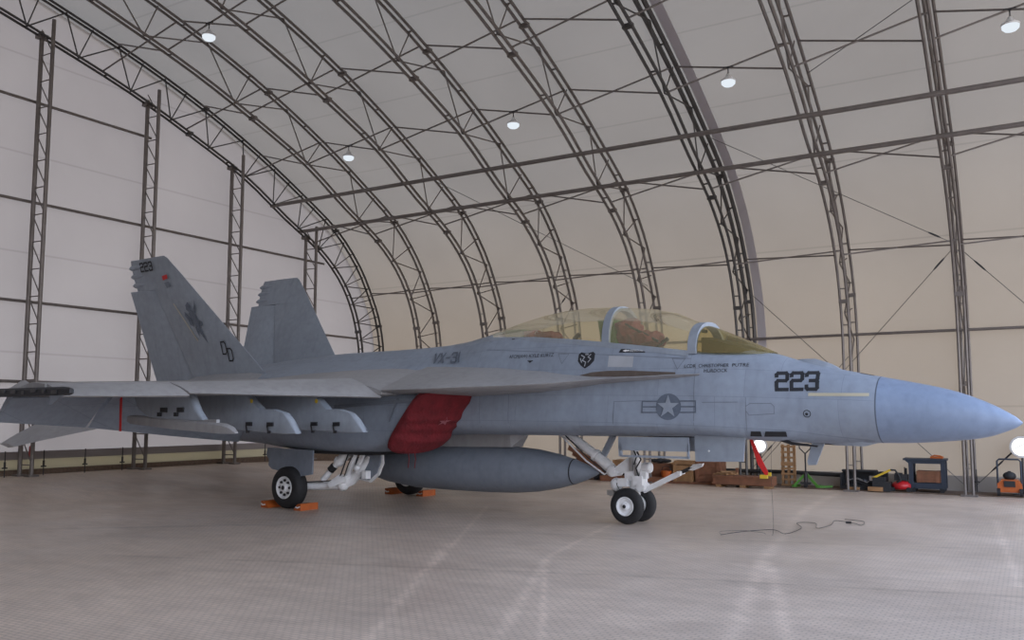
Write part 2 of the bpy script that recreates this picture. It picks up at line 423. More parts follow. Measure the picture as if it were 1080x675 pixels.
# arch trusses
TX = [-19.14, -16.72, -14.19, -11.6, -9.02, -6.41, -3.82, -1.32, 1.27]
ORD = ['end', 'second', 'third', 'fourth', 'fifth', 'sixth', 'seventh', 'eighth', 'ninth']
def W3(x, p): return (x, p.x, p.y)
trusses = []
for i, x in enumerate(TX):
    base = gz(x, 23)
    lab = ('curved steel arch truss standing against the gable end wall' if i == 0 else
           'curved steel arch truss, %s counted from the gable end wall' % ORD[i])
    t = thing('arch_truss', lab, 'truss', (0, 0, 0), 0, 'steel arch trusses of the tent hangar')
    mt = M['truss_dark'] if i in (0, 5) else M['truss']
    o_ = [p for p in OUTS]; n_ = [p for p in INNS]
    def clampz(P): return [Vector((p.x, max(p.y, base), 0)) for p in P if p.y >= base-1.3]
    for nm, P in (('outer_chord', o_), ('inner_chord', n_)):
        mb = MB()
        for s in (-.08, .08): mb.tube([W3(x+s, p) for p in clampz(P)], .05 if (i == 5 and nm[0] == 'o') else .034, 6)
        for k in range(0, len(P), 9):
            p = P[k]
            if p.y > base+.5: mb.box((x, p.x, p.y), (.22, .09, .09))
        for k in range(1, len(P), 3):
            p = P[k]
            if p.y > base+.3: mb.bar((x-.08, p.x, p.y), (x+.08, p.x, p.y), .03)
        for e in (0, -1):
            mb.box((x, P[e].x, base+.02), (.34, .26, .04))
        mb.build(nm, mt, t)
    mb = MB(); st = 2 if i else 1
    seq = list(range(0, len(OUTS), st))
    for a, k in enumerate(seq):
        if o_[k].y < base+.05: continue
        A = o_[k] if a % 2 else n_[k]
        if k+st < len(o_):
            B = n_[k+st] if a % 2 else o_[k+st]
            mb.tube([W3(x, A), W3(x, B)], .018, 5)
        if a % 2 == 0: mb.tube([W3(x, o_[k]), W3(x, n_[k])], .016, 5)
    mb.build('web', mt, t); trusses.append(t)

# sway braces between neighbouring arches
rowidx = [(4.2, 'lowest row'), (6.2, 'second row up'), (8.0, 'third row up'), (9.1, 'fourth row up'), (10.4, 'fifth row up'), (13, 'ridge row')]
def at(P, u):
    k = u*3; a = int(k); f = k-a; return P[a]*(1-f)+P[min(a+1, len(P)-1)]*f
for i in range(len(TX)-1):
    for u, nm in rowidx:
        po, pi = at(OUTS, u), at(INNS, u)
        where = 'between gable end arch and second arch' if i == 0 else 'between %s and %s arches from gable' % (ORD[i], ORD[i+1])
        t = thing('cross_brace', 'crossed steel struts %s, %s' % (where, nm), 'brace', (0, 0, 0), 0, 'crossed struts between the arch trusses')
        MB().tube([(TX[i]+.08, po.x-.02, po.y-.02), (TX[i+1]-.08, pi.x+.02, pi.y+.02)], .02, 6).build('strut', M['truss'], t)
        MB().tube([(TX[i]+.08, pi.x+.02, pi.y+.02), (TX[i+1]-.08, po.x-.02, po.y-.02)], .02, 6).build('strut', M['truss'], t)
# long pipes under the trusses, low purlin
tag(MB().tube([(XE-.1, 18.2, 7.86), (3.85, 17.71, 7.665)], .052, 10).build('longitudinal_pipe', M['truss']), 'long round steel pipe under the arches, upper of the two', 'pipe')
tag(MB().tube([(XE-.1, 19.38, 7.29), (3.85, 19.03, 7.247)], .052, 10).build('longitudinal_pipe', M['truss']), 'long round steel pipe under the arches, lower of the two', 'pipe')
tag(MB().tube([(XE, 23.27, 3.68), (3.85, 23.276, 3.683)], .036, 8).build('wall_purlin', M['truss']), 'thin horizontal steel rail running along the side wall above the aircraft nose', 'rail')

# end wall lattice posts
def roof_in(y):
    for a, b in zip(INNS, INNS[1:]):
        lo, hi = sorted((a.x, b.x))
        if lo <= y <= hi and hi > lo and (a.y > 3.4): return a.y+(b.y-a.y)*(y-a.x)/(b.x-a.x)
    return 4
posts = [(11.03, 'leftmost in view, partly behind the wing tip'), (13.86, 'second from the left, behind the near tail fin'), (16.66, 'third from the left, between the two tail fins'), (19.63, 'fourth from the left, right of the far tail fin')]
for y, d in posts:
    t = thing('lattice_post', 'steel lattice post on gable wall, ' + d, 'post', (XE, y, .32), 0, 'lattice posts on the gable end wall')
    zt = roof_in(y)-.32
    MB().tube([(-.06, 0, 0), (-.06, 0, zt+.12)], .05, 8).box((-.06, 0, zt), (.2, .2, .1)).box((-.06, 0, .02), (.22, .22, .04)).build('chord', M['truss'], t)
    MB().tube([(.36, .02, 0), (.36, .02, zt+.32)], .045, 8).box((.36, .02, .02), (.22, .22, .04)).build('chord', M['truss'], t)
    mb = MB(); z = .25; k = 0
    while z < zt-.3:
        mb.tube([(-.06, 0, z), (.36, .02, z)], .014, 5)
        a, b = ((-.06, 0, z), (.36, .02, z+.62)) if k % 2 == 0 else ((.36, .02, z), (-.06, 0, z+.62))
        mb.tube([(-.06, 0, z+.62), (.36, .02, z)], .014, 5); z += .62; k += 1
    mb.build('lacing', M['truss'], t)
for z, d, y0 in ((8.81, 'topmost', 14.1), (6.48, 'second from the top', 20.6), (4.2, 'third from the top, ending behind the far arch', 22.3), (2.4, 'lowest, just above the grey wing', 22.3)):
    tag(MB().tube([(XE-.2, -3, z), (XE-.2, y0, z)], .035, 8).build('wall_girt', M['truss']), 'steel rail across the gable wall, '+d, 'rail', 'rails across the gable end wall')
# ground anchors along the end wall
for n, (y, d) in enumerate([(10.6, 'at the left edge of the photo'), (11.46, 'just right of the leftmost lattice post'), (12.45, 'midway between two lattice posts'), (13.42, 'just left of the second lattice post'), (18.0, 'beside the near main wheel')]):
    t = thing('anchor_rod', 'thin upright anchor rod at the gable wall, ' + d, 'rod', (XE+.12, y, .32), 0, 'anchor rods along the tent walls')
    MB().tube([(0, 0, 0), (0, 0, .56)], .012, 6).build('rod', M['steel_dark'], t)
    MB().box((0, 0, .2), (.05, .1, .03)).box((0, 0, .27), (.03, .035, .12)).build('plate', M['steel_dark'], t)
for x, d in ((-1.21, 'right of the steel cart'), (-3.74, 'by the black crate'), (-2.75, 'above the red machine')):
    t = thing('anchor_rod', 'thin upright anchor rod at the side wall, ' + d, 'rod', (x, 23.2, -.165), 0, 'anchor rods along the tent walls')
    MB().tube([(0, 0, 0), (0, 0, .56)], .014, 6).build('rod', M['steel_dark'], t)
    MB().box((0, 0, .27), (.12, .05, .03)).box((0, 0, .33), (.035, .03, .12)).build('plate', M['steel_dark'], t)
t = thing('fire_extinguisher', 'small red extinguisher hung on the leftmost lattice post', 'fire extinguisher', (XE+.12, 11.17, .713))
MB().lathe((0, 0, 0), (0, 0, 1), [(0, .045), (.02, .055), (.24, .055), (.29, .02)], 12).build('bottle', M['mower_red'], t)
MB().box((0, 0, .31), (.05, .03, .04)).build('valve', M['steel_dark'], t)
MB().box((.058, 0, .12), (.004, .06, .08)).build('label_patch', M['decal_white'], t)

# guy cables with turnbuckles
def cable(a, b, d, tb=(.08,)):
    t = thing('guy_cable', d, 'cable', (0, 0, 0), 0, 'thin diagonal bracing cables at the side wall')
    a, b = Vector(a), Vector(b)
    MB().tube([a, b], .009, 5).build('wire', M['cable'], t)
    for f in tb:
        p = a.lerp(b, f); q = a.lerp(b, f+.05)
        MB().tube([p, p.lerp(q, .2), p.lerp(q, .8), q], [.01, .022, .022, .01], 6).build('turnbuckle', M['steel_dark'], t)
cable((-1.43, 22.55, 5.553), (-6.38, 23.32, .218), 'thin diagonal cable falling from the eighth arch behind the aircraft nose', (.04,))
cable((-1.21, 22.6, 5.443), (3.52, 23.32, .273), 'thin diagonal cable falling from the eighth arch to the right edge', (.04,))
cable((-1.43, 22.5, 5.663), (-6.3, 19.5, 8.2), 'thin diagonal cable rising left from the eighth arch under the roof', (.05,))
cable((-6.3, 22.7, 4.893), (-1.43, 23.32, -.035), 'thin diagonal cable crossing down behind the nose to the steel cart', (.86,))
cable((-1.32, 23.21, -.079), (3.96, 22.6, 5.333), 'thin diagonal cable rising right from the foot of the eighth arch', (.08, .13, .18))
cable((-6.6, 23.3, .108), (-3.95, 23.25, 3.133), 'thin diagonal cable rising from the red streamer behind the fuselage', (.1, .2))
cable((-11.5, 22.5, 5.223), (-14.19, 23.21, 2.473), 'thin diagonal cable left of the canopy between two arches', (.05,))
cable((-9.02, 22.44, 5.223), (-14.1, 19.3, 8.193), 'faint diagonal cable under the roof above the canopy', ())
cable((-3.7, 18.2, 8.743), (1.2, 15.3, 9.9), 'faint diagonal cable under the roof at the upper right', ())
tag(MB().tube([(-9.35, 23.188, .163), (-5.5, 23.21, .185), (-3.52, 23.188, .13)], .05, 8).build('wall_hose', M['rubber_hose']), 'thick dark tube lying along the foot of the side wall', 'tube')

# roof lamps
def brace_mid(bay, u):
    a, b_ = at(OUTS, u), at(INNS, u); return ((TX[bay]+TX[bay+1])/2+.0, (a.x+b_.x)/2, (a.y+b_.y)/2-.30)
lamps = [(brace_mid(5, 8.0), 'between the sixth and seventh arches'), (brace_mid(3, 8.0), 'between the fourth and fifth arches'), (brace_mid(1, 8.0), 'low between the second and third arches'),
         (brace_mid(1, 10.4), 'high between the second and third arches'), (brace_mid(7, 8.0), 'at the upper right corner')]
M['lamp'] = emit_mat('lit_lamp_lens', (.86, .93, 1.), .95); M['lamp_bright'] = emit_mat('bright_lamp_lens', (1., 1., 1.), 2.)
for (x, y, z), d in lamps:
    t = thing('high_bay_lamp', 'round white roof lamp hanging ' + d, 'lamp', (x, y, z), 0, 'round roof lamps')
    MB().lathe((0, 0, 0), (0, 0, 1), [(0, .15), (.03, .155), (.06, .10), (.12, .05), (.16, .04)], 20).build('housing', M['lamp_rim'], t)
    MB().lathe((0, 0, 0), (0, 0, -1), [(0, .145), (.05, .14), (.09, .1), (.11, .03)], 20).build('lens', M['lamp'], t)
    MB().tube([(0, 0, .14), (0, 0, .30)], .012, 5).box((0, 0, .30), (.2, .05, .04)).build('hanger', M['steel_dark'], t)

# ================================================================== AIRCRAFT (x forward, y to port, z up, origin under the nose gear)
AL = (-5.388, 12.699, 0); AR = -.0694
ROOT = thing('fighter_jet', 'grey two-seat twin-tail fighter jet parked on the hangar floor, numbered 223', 'aircraft', AL, AR)
def part(name, mb, mat, parent=None, **k): return mb.build(name, mat, parent or ROOT, **k)

def circ(top, bot, hw, n=2.):
    c = (top+bot)/2; r = (top-bot)/2; o = []
    for a in range(7):
        t = PI*a/6; s, q = math.sin(t), math.cos(t)
        o.append((hw*abs(s)**(2/n), c+r*math.copysign(abs(q)**(2/n), q)))
    return o
ST = [(5.285, circ(1.575, 1.555, .01)), (5.2, circ(1.655, 1.50, .075)), (4.9, circ(1.83, 1.39, .205)), (4.5, circ(1.985, 1.335, .32)), (4.0, circ(2.105, 1.30, .42)),
      (3.69, circ(2.17, 1.295, .475)), (3.1, circ(2.30, 1.275, .555, 2.1)),
      (2.6, [(0, 2.43), (.22, 2.40), (.44, 2.25), (.595, 1.9), (.585, 1.58), (.45, 1.335), (0, 1.285)]),
      (2.2, [(0, 2.55), (.24, 2.52), (.48, 2.35), (.635, 1.95), (.635, 1.6), (.54, 1.35), (0, 1.30)]),
      (1.3, [(0, 2.58), (.40, 2.58), (.58, 2.49), (.69, 2.12), (.72, 1.75), (.67, 1.42), (0, 1.33)]),
      (.2, [(0, 2.73), (.40, 2.73), (.59, 2.66), (.72, 2.25), (.79, 1.80), (.76, 1.43), (0, 1.33)]),
      (-.9, [(0, 2.86), (.40, 2.86), (.59, 2.78), (.75, 2.35), (.83, 1.86), (.80, 1.42), (0, 1.33)]),
      (-2.2, [(0, 2.97), (.36, 2.96), (.56, 2.83), (.77, 2.42), (.86, 1.9), (.83, 1.42), (0, 1.33)]),
      (-3.2, [(0, 2.92), (.25, 2.89), (.47, 2.71), (.77, 2.43), (.9, 1.9), (.84, 1.42), (0, 1.32)]),
      (-4.5, [(0, 2.88), (.26, 2.84), (.52, 2.66), (1.0, 2.42), (1.3, 2.15), (1.0, 1.3), (0, 1.2)]),
      (-6.7, [(0, 2.86), (.3, 2.79), (.62, 2.62), (1.12, 2.45), (1.38, 2.2), (1.0, 1.25), (0, 1.15)]),
      (-9.0, [(0, 2.7), (.35, 2.63), (.7, 2.52), (1.1, 2.40), (1.28, 2.1), (1.0, 1.4), (0, 1.25)]),
      (-11.3, [(0, 2.42), (.3, 2.38), (.6, 2.3), (.95, 2.15), (1.08, 1.9), (.8, 1.5), (0, 1.4)]),
      (-12.3, [(0, 2.12), (.12, 2.1), (.22, 2.05), (.28, 1.95), (.22, 1.83), (.12, 1.78), (0, 1.76)])]
def body_ring(pts, n=4):
    P = [Vector((0, p[0], p[1])) for p in pts]
    full = [Vector((0, -p.y, p.z)) for p in P[1:2]]+P+[Vector((0, -P[-2].y, P[-2].z))]
    S = []
    for i in range(1, len(full)-2):
        p0, p1, p2, p3 = full[i-1], full[i], full[i+1], full[i+2]
        for k in range(n):
            t = k/n; S.append(.5*((2*p1)+(p2-p0)*t+(2*p0-5*p1+4*p2-p3)*t*t+(3*p1-p0-3*p2+p3)*t**3))
    S.append(P[-1].copy())
    for s in S: s.y = max(s.y, 0)
    return S
def hermite_stations(ST, sub):
    R = [(x, body_ring(p)) for x, p in ST]; out = []
    for i in range(len(R)-1):
        x1, a = R[i]; x2, b = R[i+1]; x0, z_ = R[max(i-1, 0)]; x3, c = R[min(i+2, len(R)-1)]
        for k in range(sub):
            t = k/sub; h = x2-x1; ring = []
            for q in range(len(a)):
                m1 = (b[q]-z_[q])/((x2-x0) or 1)*h; m2 = (c[q]-a[q])/((x3-x1) or 1)*h
                v = a[q]*(2*t**3-3*t**2+1)+m1*(t**3-2*t**2+t)+b[q]*(-2*t**3+3*t**2)+m2*(t**3-t**2)
                ring.append((v.y, v.z))
            out.append((x1+h*t, ring))
    out.append((R[-1][0], [(v.y, v.z) for v in R[-1][1]])); return out
def full_ring(x, half):
    r = [(x, -y, z) for y, z in half]; l = [(x, y, z) for y, z in half[-2:0:-1]]
    return r+l
HS = hermite_stations(ST, 4)
fus = MB().loft([full_ring(x, h) for x, h in HS if x <= 3.70])
fuselage = part('fuselage', fus, M['paint'])
rad = [h for h in HS if h[0] >= 3.69]
cl = [h for h in HS if h[0] <= 3.70][0]
radome = part('radome', MB().loft([full_ring(x, h) for x, h in rad]), M['radome'])
# dark joint ring of the radome
rj = [(3.70, cl[1]), (3.682, cl[1])]
part('radome_joint', MB().loft([[(x, y*1.003, 1.7325+(z-1.7325)*1.003) for x, y, z in full_ring(x, h)] for x, h in rj]), M['decal_grey'])
FB = BVHTree.FromPolygons([v.co[:] for v in fuselage.data.vertices], [p.vertices[:] for p in fuselage.data.polygons])
RB = BVHTree.FromPolygons([v.co[:] for v in radome.data.vertices], [p.vertices[:] for p in radome.data.polygons])

def project(bm, off=.005, yy=-4., dirn=1):
    """lay a flat marking drawn in x-z on to the starboard flank"""
    for v in bm.verts:
        best = None
        for T in (FB, RB, LXB):
            if T is None: continue
            h = T.ray_cast(Vector((v.co.x, yy, v.co.z)), Vector((0, dirn, 0)))
            if h[0] is not None and (best is None or abs(h[0].y-yy) < abs(best[0].y-yy)): best = h
        v.co.y = best[0].y-off*dirn if best else -.7
LXB = None
def slice_bm(bm, step=.06):
    for ax in (0, 2):
        lo = min(v.co[ax] for v in bm.verts); hi = max(v.co[ax] for v in bm.verts); n = int((hi-lo)/step)
        for k in range(1, n+1):
            c = [0, 0, 0]; c[ax] = lo+k*step+.0007; nn = [0, 0, 0]; nn[ax] = 1
            bmesh.ops.bisect_plane(bm, geom=bm.verts[:]+bm.edges[:]+bm.faces[:], plane_co=c, plane_no=nn, dist=1e-5)
def decal(name, polys, mat, parent=None, off=.005, label=None):
    bm = bmesh.new()
    for p in polys:
        try: bm.faces.new([bm.verts.new((x, 0, z)) for x, z in p])
        except ValueError: pass
    bmesh.ops.triangulate(bm, faces=[f for f in bm.faces if len(f.verts) > 4])
    slice_bm(bm); project(bm, off)
    o = finish(name, bm, mat, parent or ROOT, smooth=False, recalc=False)
    if label: o['label'] = label
    return o
def strokes(lines, w):
    out = []
    for ln in lines:
        for a, b in zip(ln, ln[1:]):
            d = Vector((b[0]-a[0], b[1]-a[1])); l = d.length
            if l < 1e-6: continue
            d /= l; n = Vector((-d.y, d.x))*w/2; e = d*w/2*.8
            out.append([(a[0]-e.x+n.x, a[1]-e.y+n.y), (a[0]-e.x-n.x, a[1]-e.y-n.y), (b[0]+e.x-n.x, b[1]+e.y-n.y), (b[0]+e.x+n.x, b[1]+e.y+n.y)])
    return out
G = {  # military stencil digits and letters in a 1 x 1.4 box
 '2': [[(0, 1.15), (0, 1.28), (.12, 1.4), (.88, 1.4), (1, 1.28), (1, .87), (.88, .75), (.12, .75), (0, .63), (0, 0), (1, 0)]],
 '3': [[(0, 1.15), (0, 1.28), (.12, 1.4), (.88, 1.4), (1, 1.28), (1, .87), (.9, .72), (1, .6), (1, .12), (.88, 0), (.12, 0), (0, .12), (0, .28)], [(.35, .72), (.9, .72)]],
 'D': [[(0, 0), (0, 1.4), (.75, 1.4), (1, 1.15), (1, .25), (.75, 0), (0, 0)]],
 'V': [[(0, 1.4), (.45, 0), (.9, 1.4)]], 'X': [[(0, 0), (.9, 1.4)], [(0, 1.4), (.9, 0)]], '-': [[(.1, .7), (.75, .7)]],
 '1': [[(.35, 0), (.35, 1.4)]]}
def glyphs(s, x, z, h, w, adv=1.35, wk=.62, slant=0.):
    """text runs towards the nose (+x)"""
    L = []
    for i, c in enumerate(s):
        for ln in G[c]: L.append([(x+(i*adv+px)*h/1.4*wk/.714+slant*pz*h/1.4, z+pz*h/1.4) for px, pz in ln])
    return strokes(L, w)
def font_polys(s, x, z, h, sx=1., shear=0.):
    cu = bpy.data.curves.new('lettering', 'FONT'); cu.body = s; cu.size = 1; cu.resolution_u = 2; cu.shear = shear
    ob = bpy.data.objects.new('lettering', cu); COL.objects.link(ob)
    bpy.context.view_layer.update(); dg = bpy.context.evaluated_depsgraph_get()
    me = bpy.data.meshes.new_from_object(ob.evaluated_get(dg))
    P = [[(x+me.vertices[i].co.x*h*1.38*sx, z+me.vertices[i].co.y*h*1.38) for i in p.vertices] for p in me.polygons]
    COL.objects.unlink(ob); bpy.data.objects.remove(ob); bpy.data.meshes.remove(me); bpy.data.curves.remove(cu)
    return P
def fit_font(s, x0, x1, z, h, shear=0.):
    P = font_polys(s, 0, 0, h, 1, shear); mx = max(p[0] for q in P for p in q); mn = min(p[0] for q in P for p in q); k = (x1-x0)/(mx-mn)
    return [[(x0+(px-mn)*k, z+pz) for px, pz in q] for q in P]

decal('side_number', glyphs('223', 2.47, 2.005, .225, .048, 1.42, .60, -.10), M['decal_black'], label='black number 223 on the nose')
decal('formation_strip', [[(2.88, 1.915), (3.62, 1.905), (3.62, 1.945), (2.88, 1.955)]], M['strip'], label='pale yellow formation light strip')
for w_, a_, b_ in (('LCDR', 1.17, 1.335), ('CHRISTOPHER', 1.375, 1.80), ('PUTRE', 1.845, 2.07)): decal('crew_name', fit_font(w_, a_, b_, 2.335, .052), M['decal_black'], off=.008)
decal('crew_name', fit_font('MURDOCK', 1.46, 1.79, 2.262, .05), M['decal_black'], off=.008)
for w_, a_, b_ in (('AFCM(AW)', -1.86, -1.51), ('KYLE', -1.475, -1.29), ('KURTZ', -1.255, -1.02)): decal('crew_name', fit_font(w_, a_, b_, 2.58, .058), M['decal_black'], off=.012)
decal('name_wing_mark', [[(-1.50, 2.53), (-1.38, 2.53), (-1.44, 2.49)]], M['decal_black'])
decal('squadron_code', glyphs('VX-31', -3.50, 2.56, .18, .03, 1.22, .62, -.75), M['decal_grey'], off=.03)
def ring_poly(cx, cz, r, n=24): return [(cx+r*math.cos(2*PI*k/n), cz+r*math.sin(2*PI*k/n)) for k in range(n)]
ins = decal('national_insignia', [ring_poly(.955, 1.78, .19)], M['decal_grey'], label='low-visibility star and bar insignia')
bars = []
for s in (-1, 1):
    bx0, bx1 = .955+s*.17, .955+s*.40; lo, hi = min(bx0, bx1), max(bx0, bx1)
    bars = strokes([[(lo, 1.86), (hi, 1.86), (hi, 1.70), (lo, 1.70)] if s > 0 else [(hi, 1.86), (lo, 1.86), (lo, 1.70), (hi, 1.70)], [(lo, 1.78), (hi, 1.78)]], .02)
    decal('insignia_bar', bars, M['decal_grey'], ins, .008)

st = [(.955+(.172 if k % 2 == 0 else .068)*math.sin(PI*k/5), 1.78+(.172 if k % 2 == 0 else .068)*math.cos(PI*k/5)) for k in range(10)]
decal('star', [[(.955, 1.78), st[k], st[(k+1) % 10]] for k in range(10)], M['paint_plain'], ins, .018)
sh = decal('squadron_shield', [[(-.57, 2.60), (-.53, 2.63), (-.43, 2.605), (-.33, 2.63), (-.29, 2.60), (-.29, 2.49), (-.35, 2.42), (-.43, 2.37), (-.51, 2.42), (-.57, 2.49)]], M['decal_black'], label='small black unit shield')
decal('shield_figure', strokes([[(-.52, 2.58), (-.46, 2.55), (-.49, 2.50), (-.43, 2.47), (-.44, 2.41)], [(-.36, 2.59), (-.40, 2.55), (-.35, 2.52), (-.39, 2.47)], [(-.53, 2.53), (-.50, 2.47)], [(-.45, 2.59), (-.40, 2.59)]], .014), M['decal_light'], sh, .009)
decal('rescue_plate', [[(.10, 2.60), (.13, 2.655), (.52, 2.64), (.53, 2.585)]], M['decal_black'], label='black rescue marker')
decal('rescue_arrow', [[(.16, 2.625), (.22, 2.645), (.22, 2.605)], [(.22, 2.635), (.27, 2.635), (.27, 2.615), (.22, 2.615)]]+fit_font('RESCUE', .285, .49, 2.605, .034), M['decal_white'], off=.009)
decal('touch_up_patch', [[(-.05, 2.555), (.36, 2.535), (.36, 2.37), (-.05, 2.385)]], M['decal_light'])
for x in (-.94, .975): decal('warning_triangle', strokes([[(x, 2.62-.07*(x > 0)*2), (x+.19, 2.61-.07*(x > 0)*2), (x+.09, 2.46-.07*(x > 0)*2), (x, 2.62-.07*(x > 0)*2)]], .009), M['decal_mid'])
decal('brown_strip', [[(-.52, 2.265), (-.3, 2.31), (-.05, 2.325), (.3, 2.32), (1.04, 2.275), (1.04, 2.24), (.3, 2.22), (-.2, 2.23)]], M['brown'], label='dark brown strip along the wing strake')  # flat dark brown decal along the strake root
for a, b in ((2.09, 2.25), (2.28, 2.575)): decal('vent_grille', [[(a+.03, 1.44), (b, 1.44), (b, 1.37), (a, 1.37)]], M['dark'], off=.02)
decal('access_port', strokes([ring_poly(2.86, 1.68, .045, 14)+[(2.905, 1.68)]], .01)+[ring_poly(2.855, 1.675, .02, 8)], M['decal_black'])
seams = [[(1.33, 2.4), (1.33, 1.42)], [(.10, 1.86), (.10, 1.48)], [(.10, 1.86), (.6, 1.87)], [(-1.78, 2.02), (-1.74, 1.42)], [(-2.35, 2.0), (-2.3, 1.42)],
         [(2.06, 1.9), (2.06, 1.42)], [(2.06, 1.78), (2.12, 1.82), (2.40, 1.82), (2.44, 1.78), (2.44, 1.68), (2.10, 1.66), (2.06, 1.72)], [(-3.0, 2.52), (-3.1, 2.78)],
         [(1.25, 2.47), (-2.4, 2.75)], [(1.45, 1.84), (1.95, 1.84)]]
decal('panel_seam', strokes(seams, .009), M['decal_mid'], off=.003)

# ---- strake + wing centre section (each side), wings, flaps, fins, tailplanes
def sidepart(name, rings, mat, s, parent=None, **k):
    return part(name, MB().loft([[(x, s*y, z) for x, y, z in r] for r in rings]), mat, parent, **k)
LEX = [(1.40, .60, 2.25, .69, 2.24, 2.225), (1.0, .60, 2.25, .785, 2.23, 2.19), (.4, .60, 2.24, .87, 2.21, 2.16), (-.07, .62, 2.25, .97, 2.195, 2.14), (-.68, .62, 2.31, 1.30, 2.135, 2.08),
       (-1.18, .64, 2.38, 1.6, 2.105, 2.04), (-2.07, .66, 2.46, 1.87, 2.08, 2.01), (-2.95, .68, 2.49, 1.97, 2.065, 1.98), (-3.48, .70, 2.51, 1.99, 2.06, 1.97), (-3.56, .70, 2.51, 1.90, 2.09, 1.97)]
WC = [(-3.5, 2.49, 2.045, 1.99), (-3.75, 2.50, 2.12, 1.97), (-4.3, 2.53, 2.24, 1.98), (-5.2, 2.53, 2.26, 1.99), (-6.2, 2.52, 2.24, 1.99), (-7.0, 2.50, 2.19, 1.99), (-7.2, 2.49, 2.15, 2.02)]
for s, sd in ((-1, 'near'), (1, 'far')):
    r = []
    for x, yr, zr, ye, ze, zb in LEX:
        r.append([(x, yr, zr), (x, (yr*.5+ye*.5), zr+(ze-zr)*.5+.012*(ye-yr)), (x, ye-.03, ze+.012), (x, ye, ze), (x, ye-.03, ze-.02), (x, yr+(ye-yr)*.5, zb), (x, yr, zb-.04)])
    lx = sidepart('wing_strake', r, M['paint_light'], s)
    r = [[(x, .6, zr), (x, 1.28, (zr+ze)/2+.02), (x, 1.95, ze), (x, 1.95, zb), (x, .6, zb)] for x, zr, ze, zb in WC]
    sidepart('wing_root', r, M['paint_light'], s)
    # nacelle
    A, B, C_, D = Vector((-2.95, 1.60, 2.02)), Vector((-3.72, 1.60, 1.10)), Vector((-3.12, .86, 1.22)), Vector((-2.5, .86, 2.02))
    def quad(u, v): return (D*(1-u)+A*u)*(1-v)+(C_*(1-u)+B*u)*v
    def sel(n, k, N=28):
        t = 2*PI*k/N; c, q = math.cos(t), math.sin(t)
        return math.copysign(abs(c)**(2/n), c), math.copysign(abs(q)**(2/n), q)
    rings = []
    for sh_, ins_ in ((0, .97), (.25, 1.)):
        R_ = []
        for k in range(28):
            c, q = sel(5, k); p = quad(.5+c*.5*ins_, .5-q*.5*ins_); R_.append((p.x-sh_, p.y, p.z))
        rings.append(R_)
    for x, y0, y1, z0, z1, n in ((-4.15, .55, 1.63, 1.03, 2.1, 4.5), (-4.8, .3, 1.64, .985, 2.2, 4), (-5.6, .15, 1.63, .985, 2.25, 3.8), (-6.4, .1, 1.6, 1.01, 2.3, 3.6), (-7.4, .08, 1.52, 1.10, 2.38, 3.4),
                            (-8.6, .05, 1.42, 1.15, 2.45, 3), (-10, .05, 1.32, 1.18, 2.42, 2.6), (-11.2, .05, 1.22, 1.22, 2.33, 2.2), (-11.9, .08, 1.16, 1.24, 2.28, 2)):
        rings.append([(x, (y0+y1)/2+sel(n, k)[0]*(y1-y0)/2, (z0+z1)/2+sel(n, k)[1]*(z1-z0)/2) for k in range(28)])
    nac = sidepart('engine_nacelle', rings, M['paint'], s)
    if s < 0:
        part('nacelle_stripe', MB().prism([(-3.0, -1.635, 1.93), (-4.9, -1.645, 1.83), (-4.9, -1.645, 1.77), (-3.03, -1.635, 1.88)], (0, .012, 0)).prism([(-3.42, -1.635, 1.93), (-3.60, -1.635, 1.55), (-3.63, -1.635, 1.55), (-3.46, -1.635, 1.93)], (0, .012, 0)), M['decal_mid'])
    noz = part('exhaust_nozzle', MB().lathe((-11.85, s*.62, 1.76), (-1, 0, 0), [(0, .5), (.1, .53), (.5, .49), (.95, .38), (.93, .35), (.3, .42), (.25, .05)], 28), M['steel_dark'])
    # wing box
    def wsec(y, xl, zl, xt, zt, tl, tt):
        xm = xl+(xt-xl)*.35
        return [(xl, y, zl), (xm, y, zl+.03), (xt, y, zt), (xt, y, zt-tt), (xm, y, zl-tl-.02), (xl, y, zl-tl)]
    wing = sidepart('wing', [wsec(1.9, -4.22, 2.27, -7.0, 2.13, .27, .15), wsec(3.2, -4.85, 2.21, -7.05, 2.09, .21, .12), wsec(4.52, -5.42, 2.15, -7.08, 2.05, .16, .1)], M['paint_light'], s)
    sidepart('folding_wing_tip', [wsec(4.56, -5.38, 2.15, -7.08, 2.05, .16, .1), wsec(5.4, -5.62, 2.12, -7.02, 2.02, .13, .09), wsec(6.12, -5.88, 2.09, -6.95, 2.0, .1, .08)], M['paint_light'], s)
    def lsec(y, xh, zt, th, xe, ze): return [(xh+.01, y, zt), (xh+(xe-xh)*.55, y, zt+(ze-zt)*.42), (xe-.03, y, ze+.022), (xe, y, ze), (xe-.04, y, ze-.018), (xh+.01, y, zt-th)]
    lf = sidepart('leading_edge_flap', [lsec(1.93, -4.22, 2.27, .26, -3.52, 1.95), lsec(3.2, -4.85, 2.21, .2, -4.22, 1.965), lsec(4.50, -5.42, 2.15, .15, -4.93, 1.985)], M['paint_light'], s)
    sidepart('leading_edge_flap', [lsec(4.56, -5.38, 2.15, .15, -4.84, 1.945), lsec(5.3, -5.6, 2.12, .13, -5.12, 1.93), lsec(6.10, -5.87, 2.09, .1, -5.42, 1.92)], M['paint_light'], s)
    def tsec(y, xh, zh, th, xe, ze):
        d = Vector((xe-xh, ze-zh)).normalized(); n = Vector((-d.y, d.x))
        return [(xh, y, zh), (xh+(xe-xh)*.4+n.x*-.02, y, zh+(ze-zh)*.4), (xe, y, ze), (xe+.012, y, ze-.002), (xh+.1, y, zh-th)]
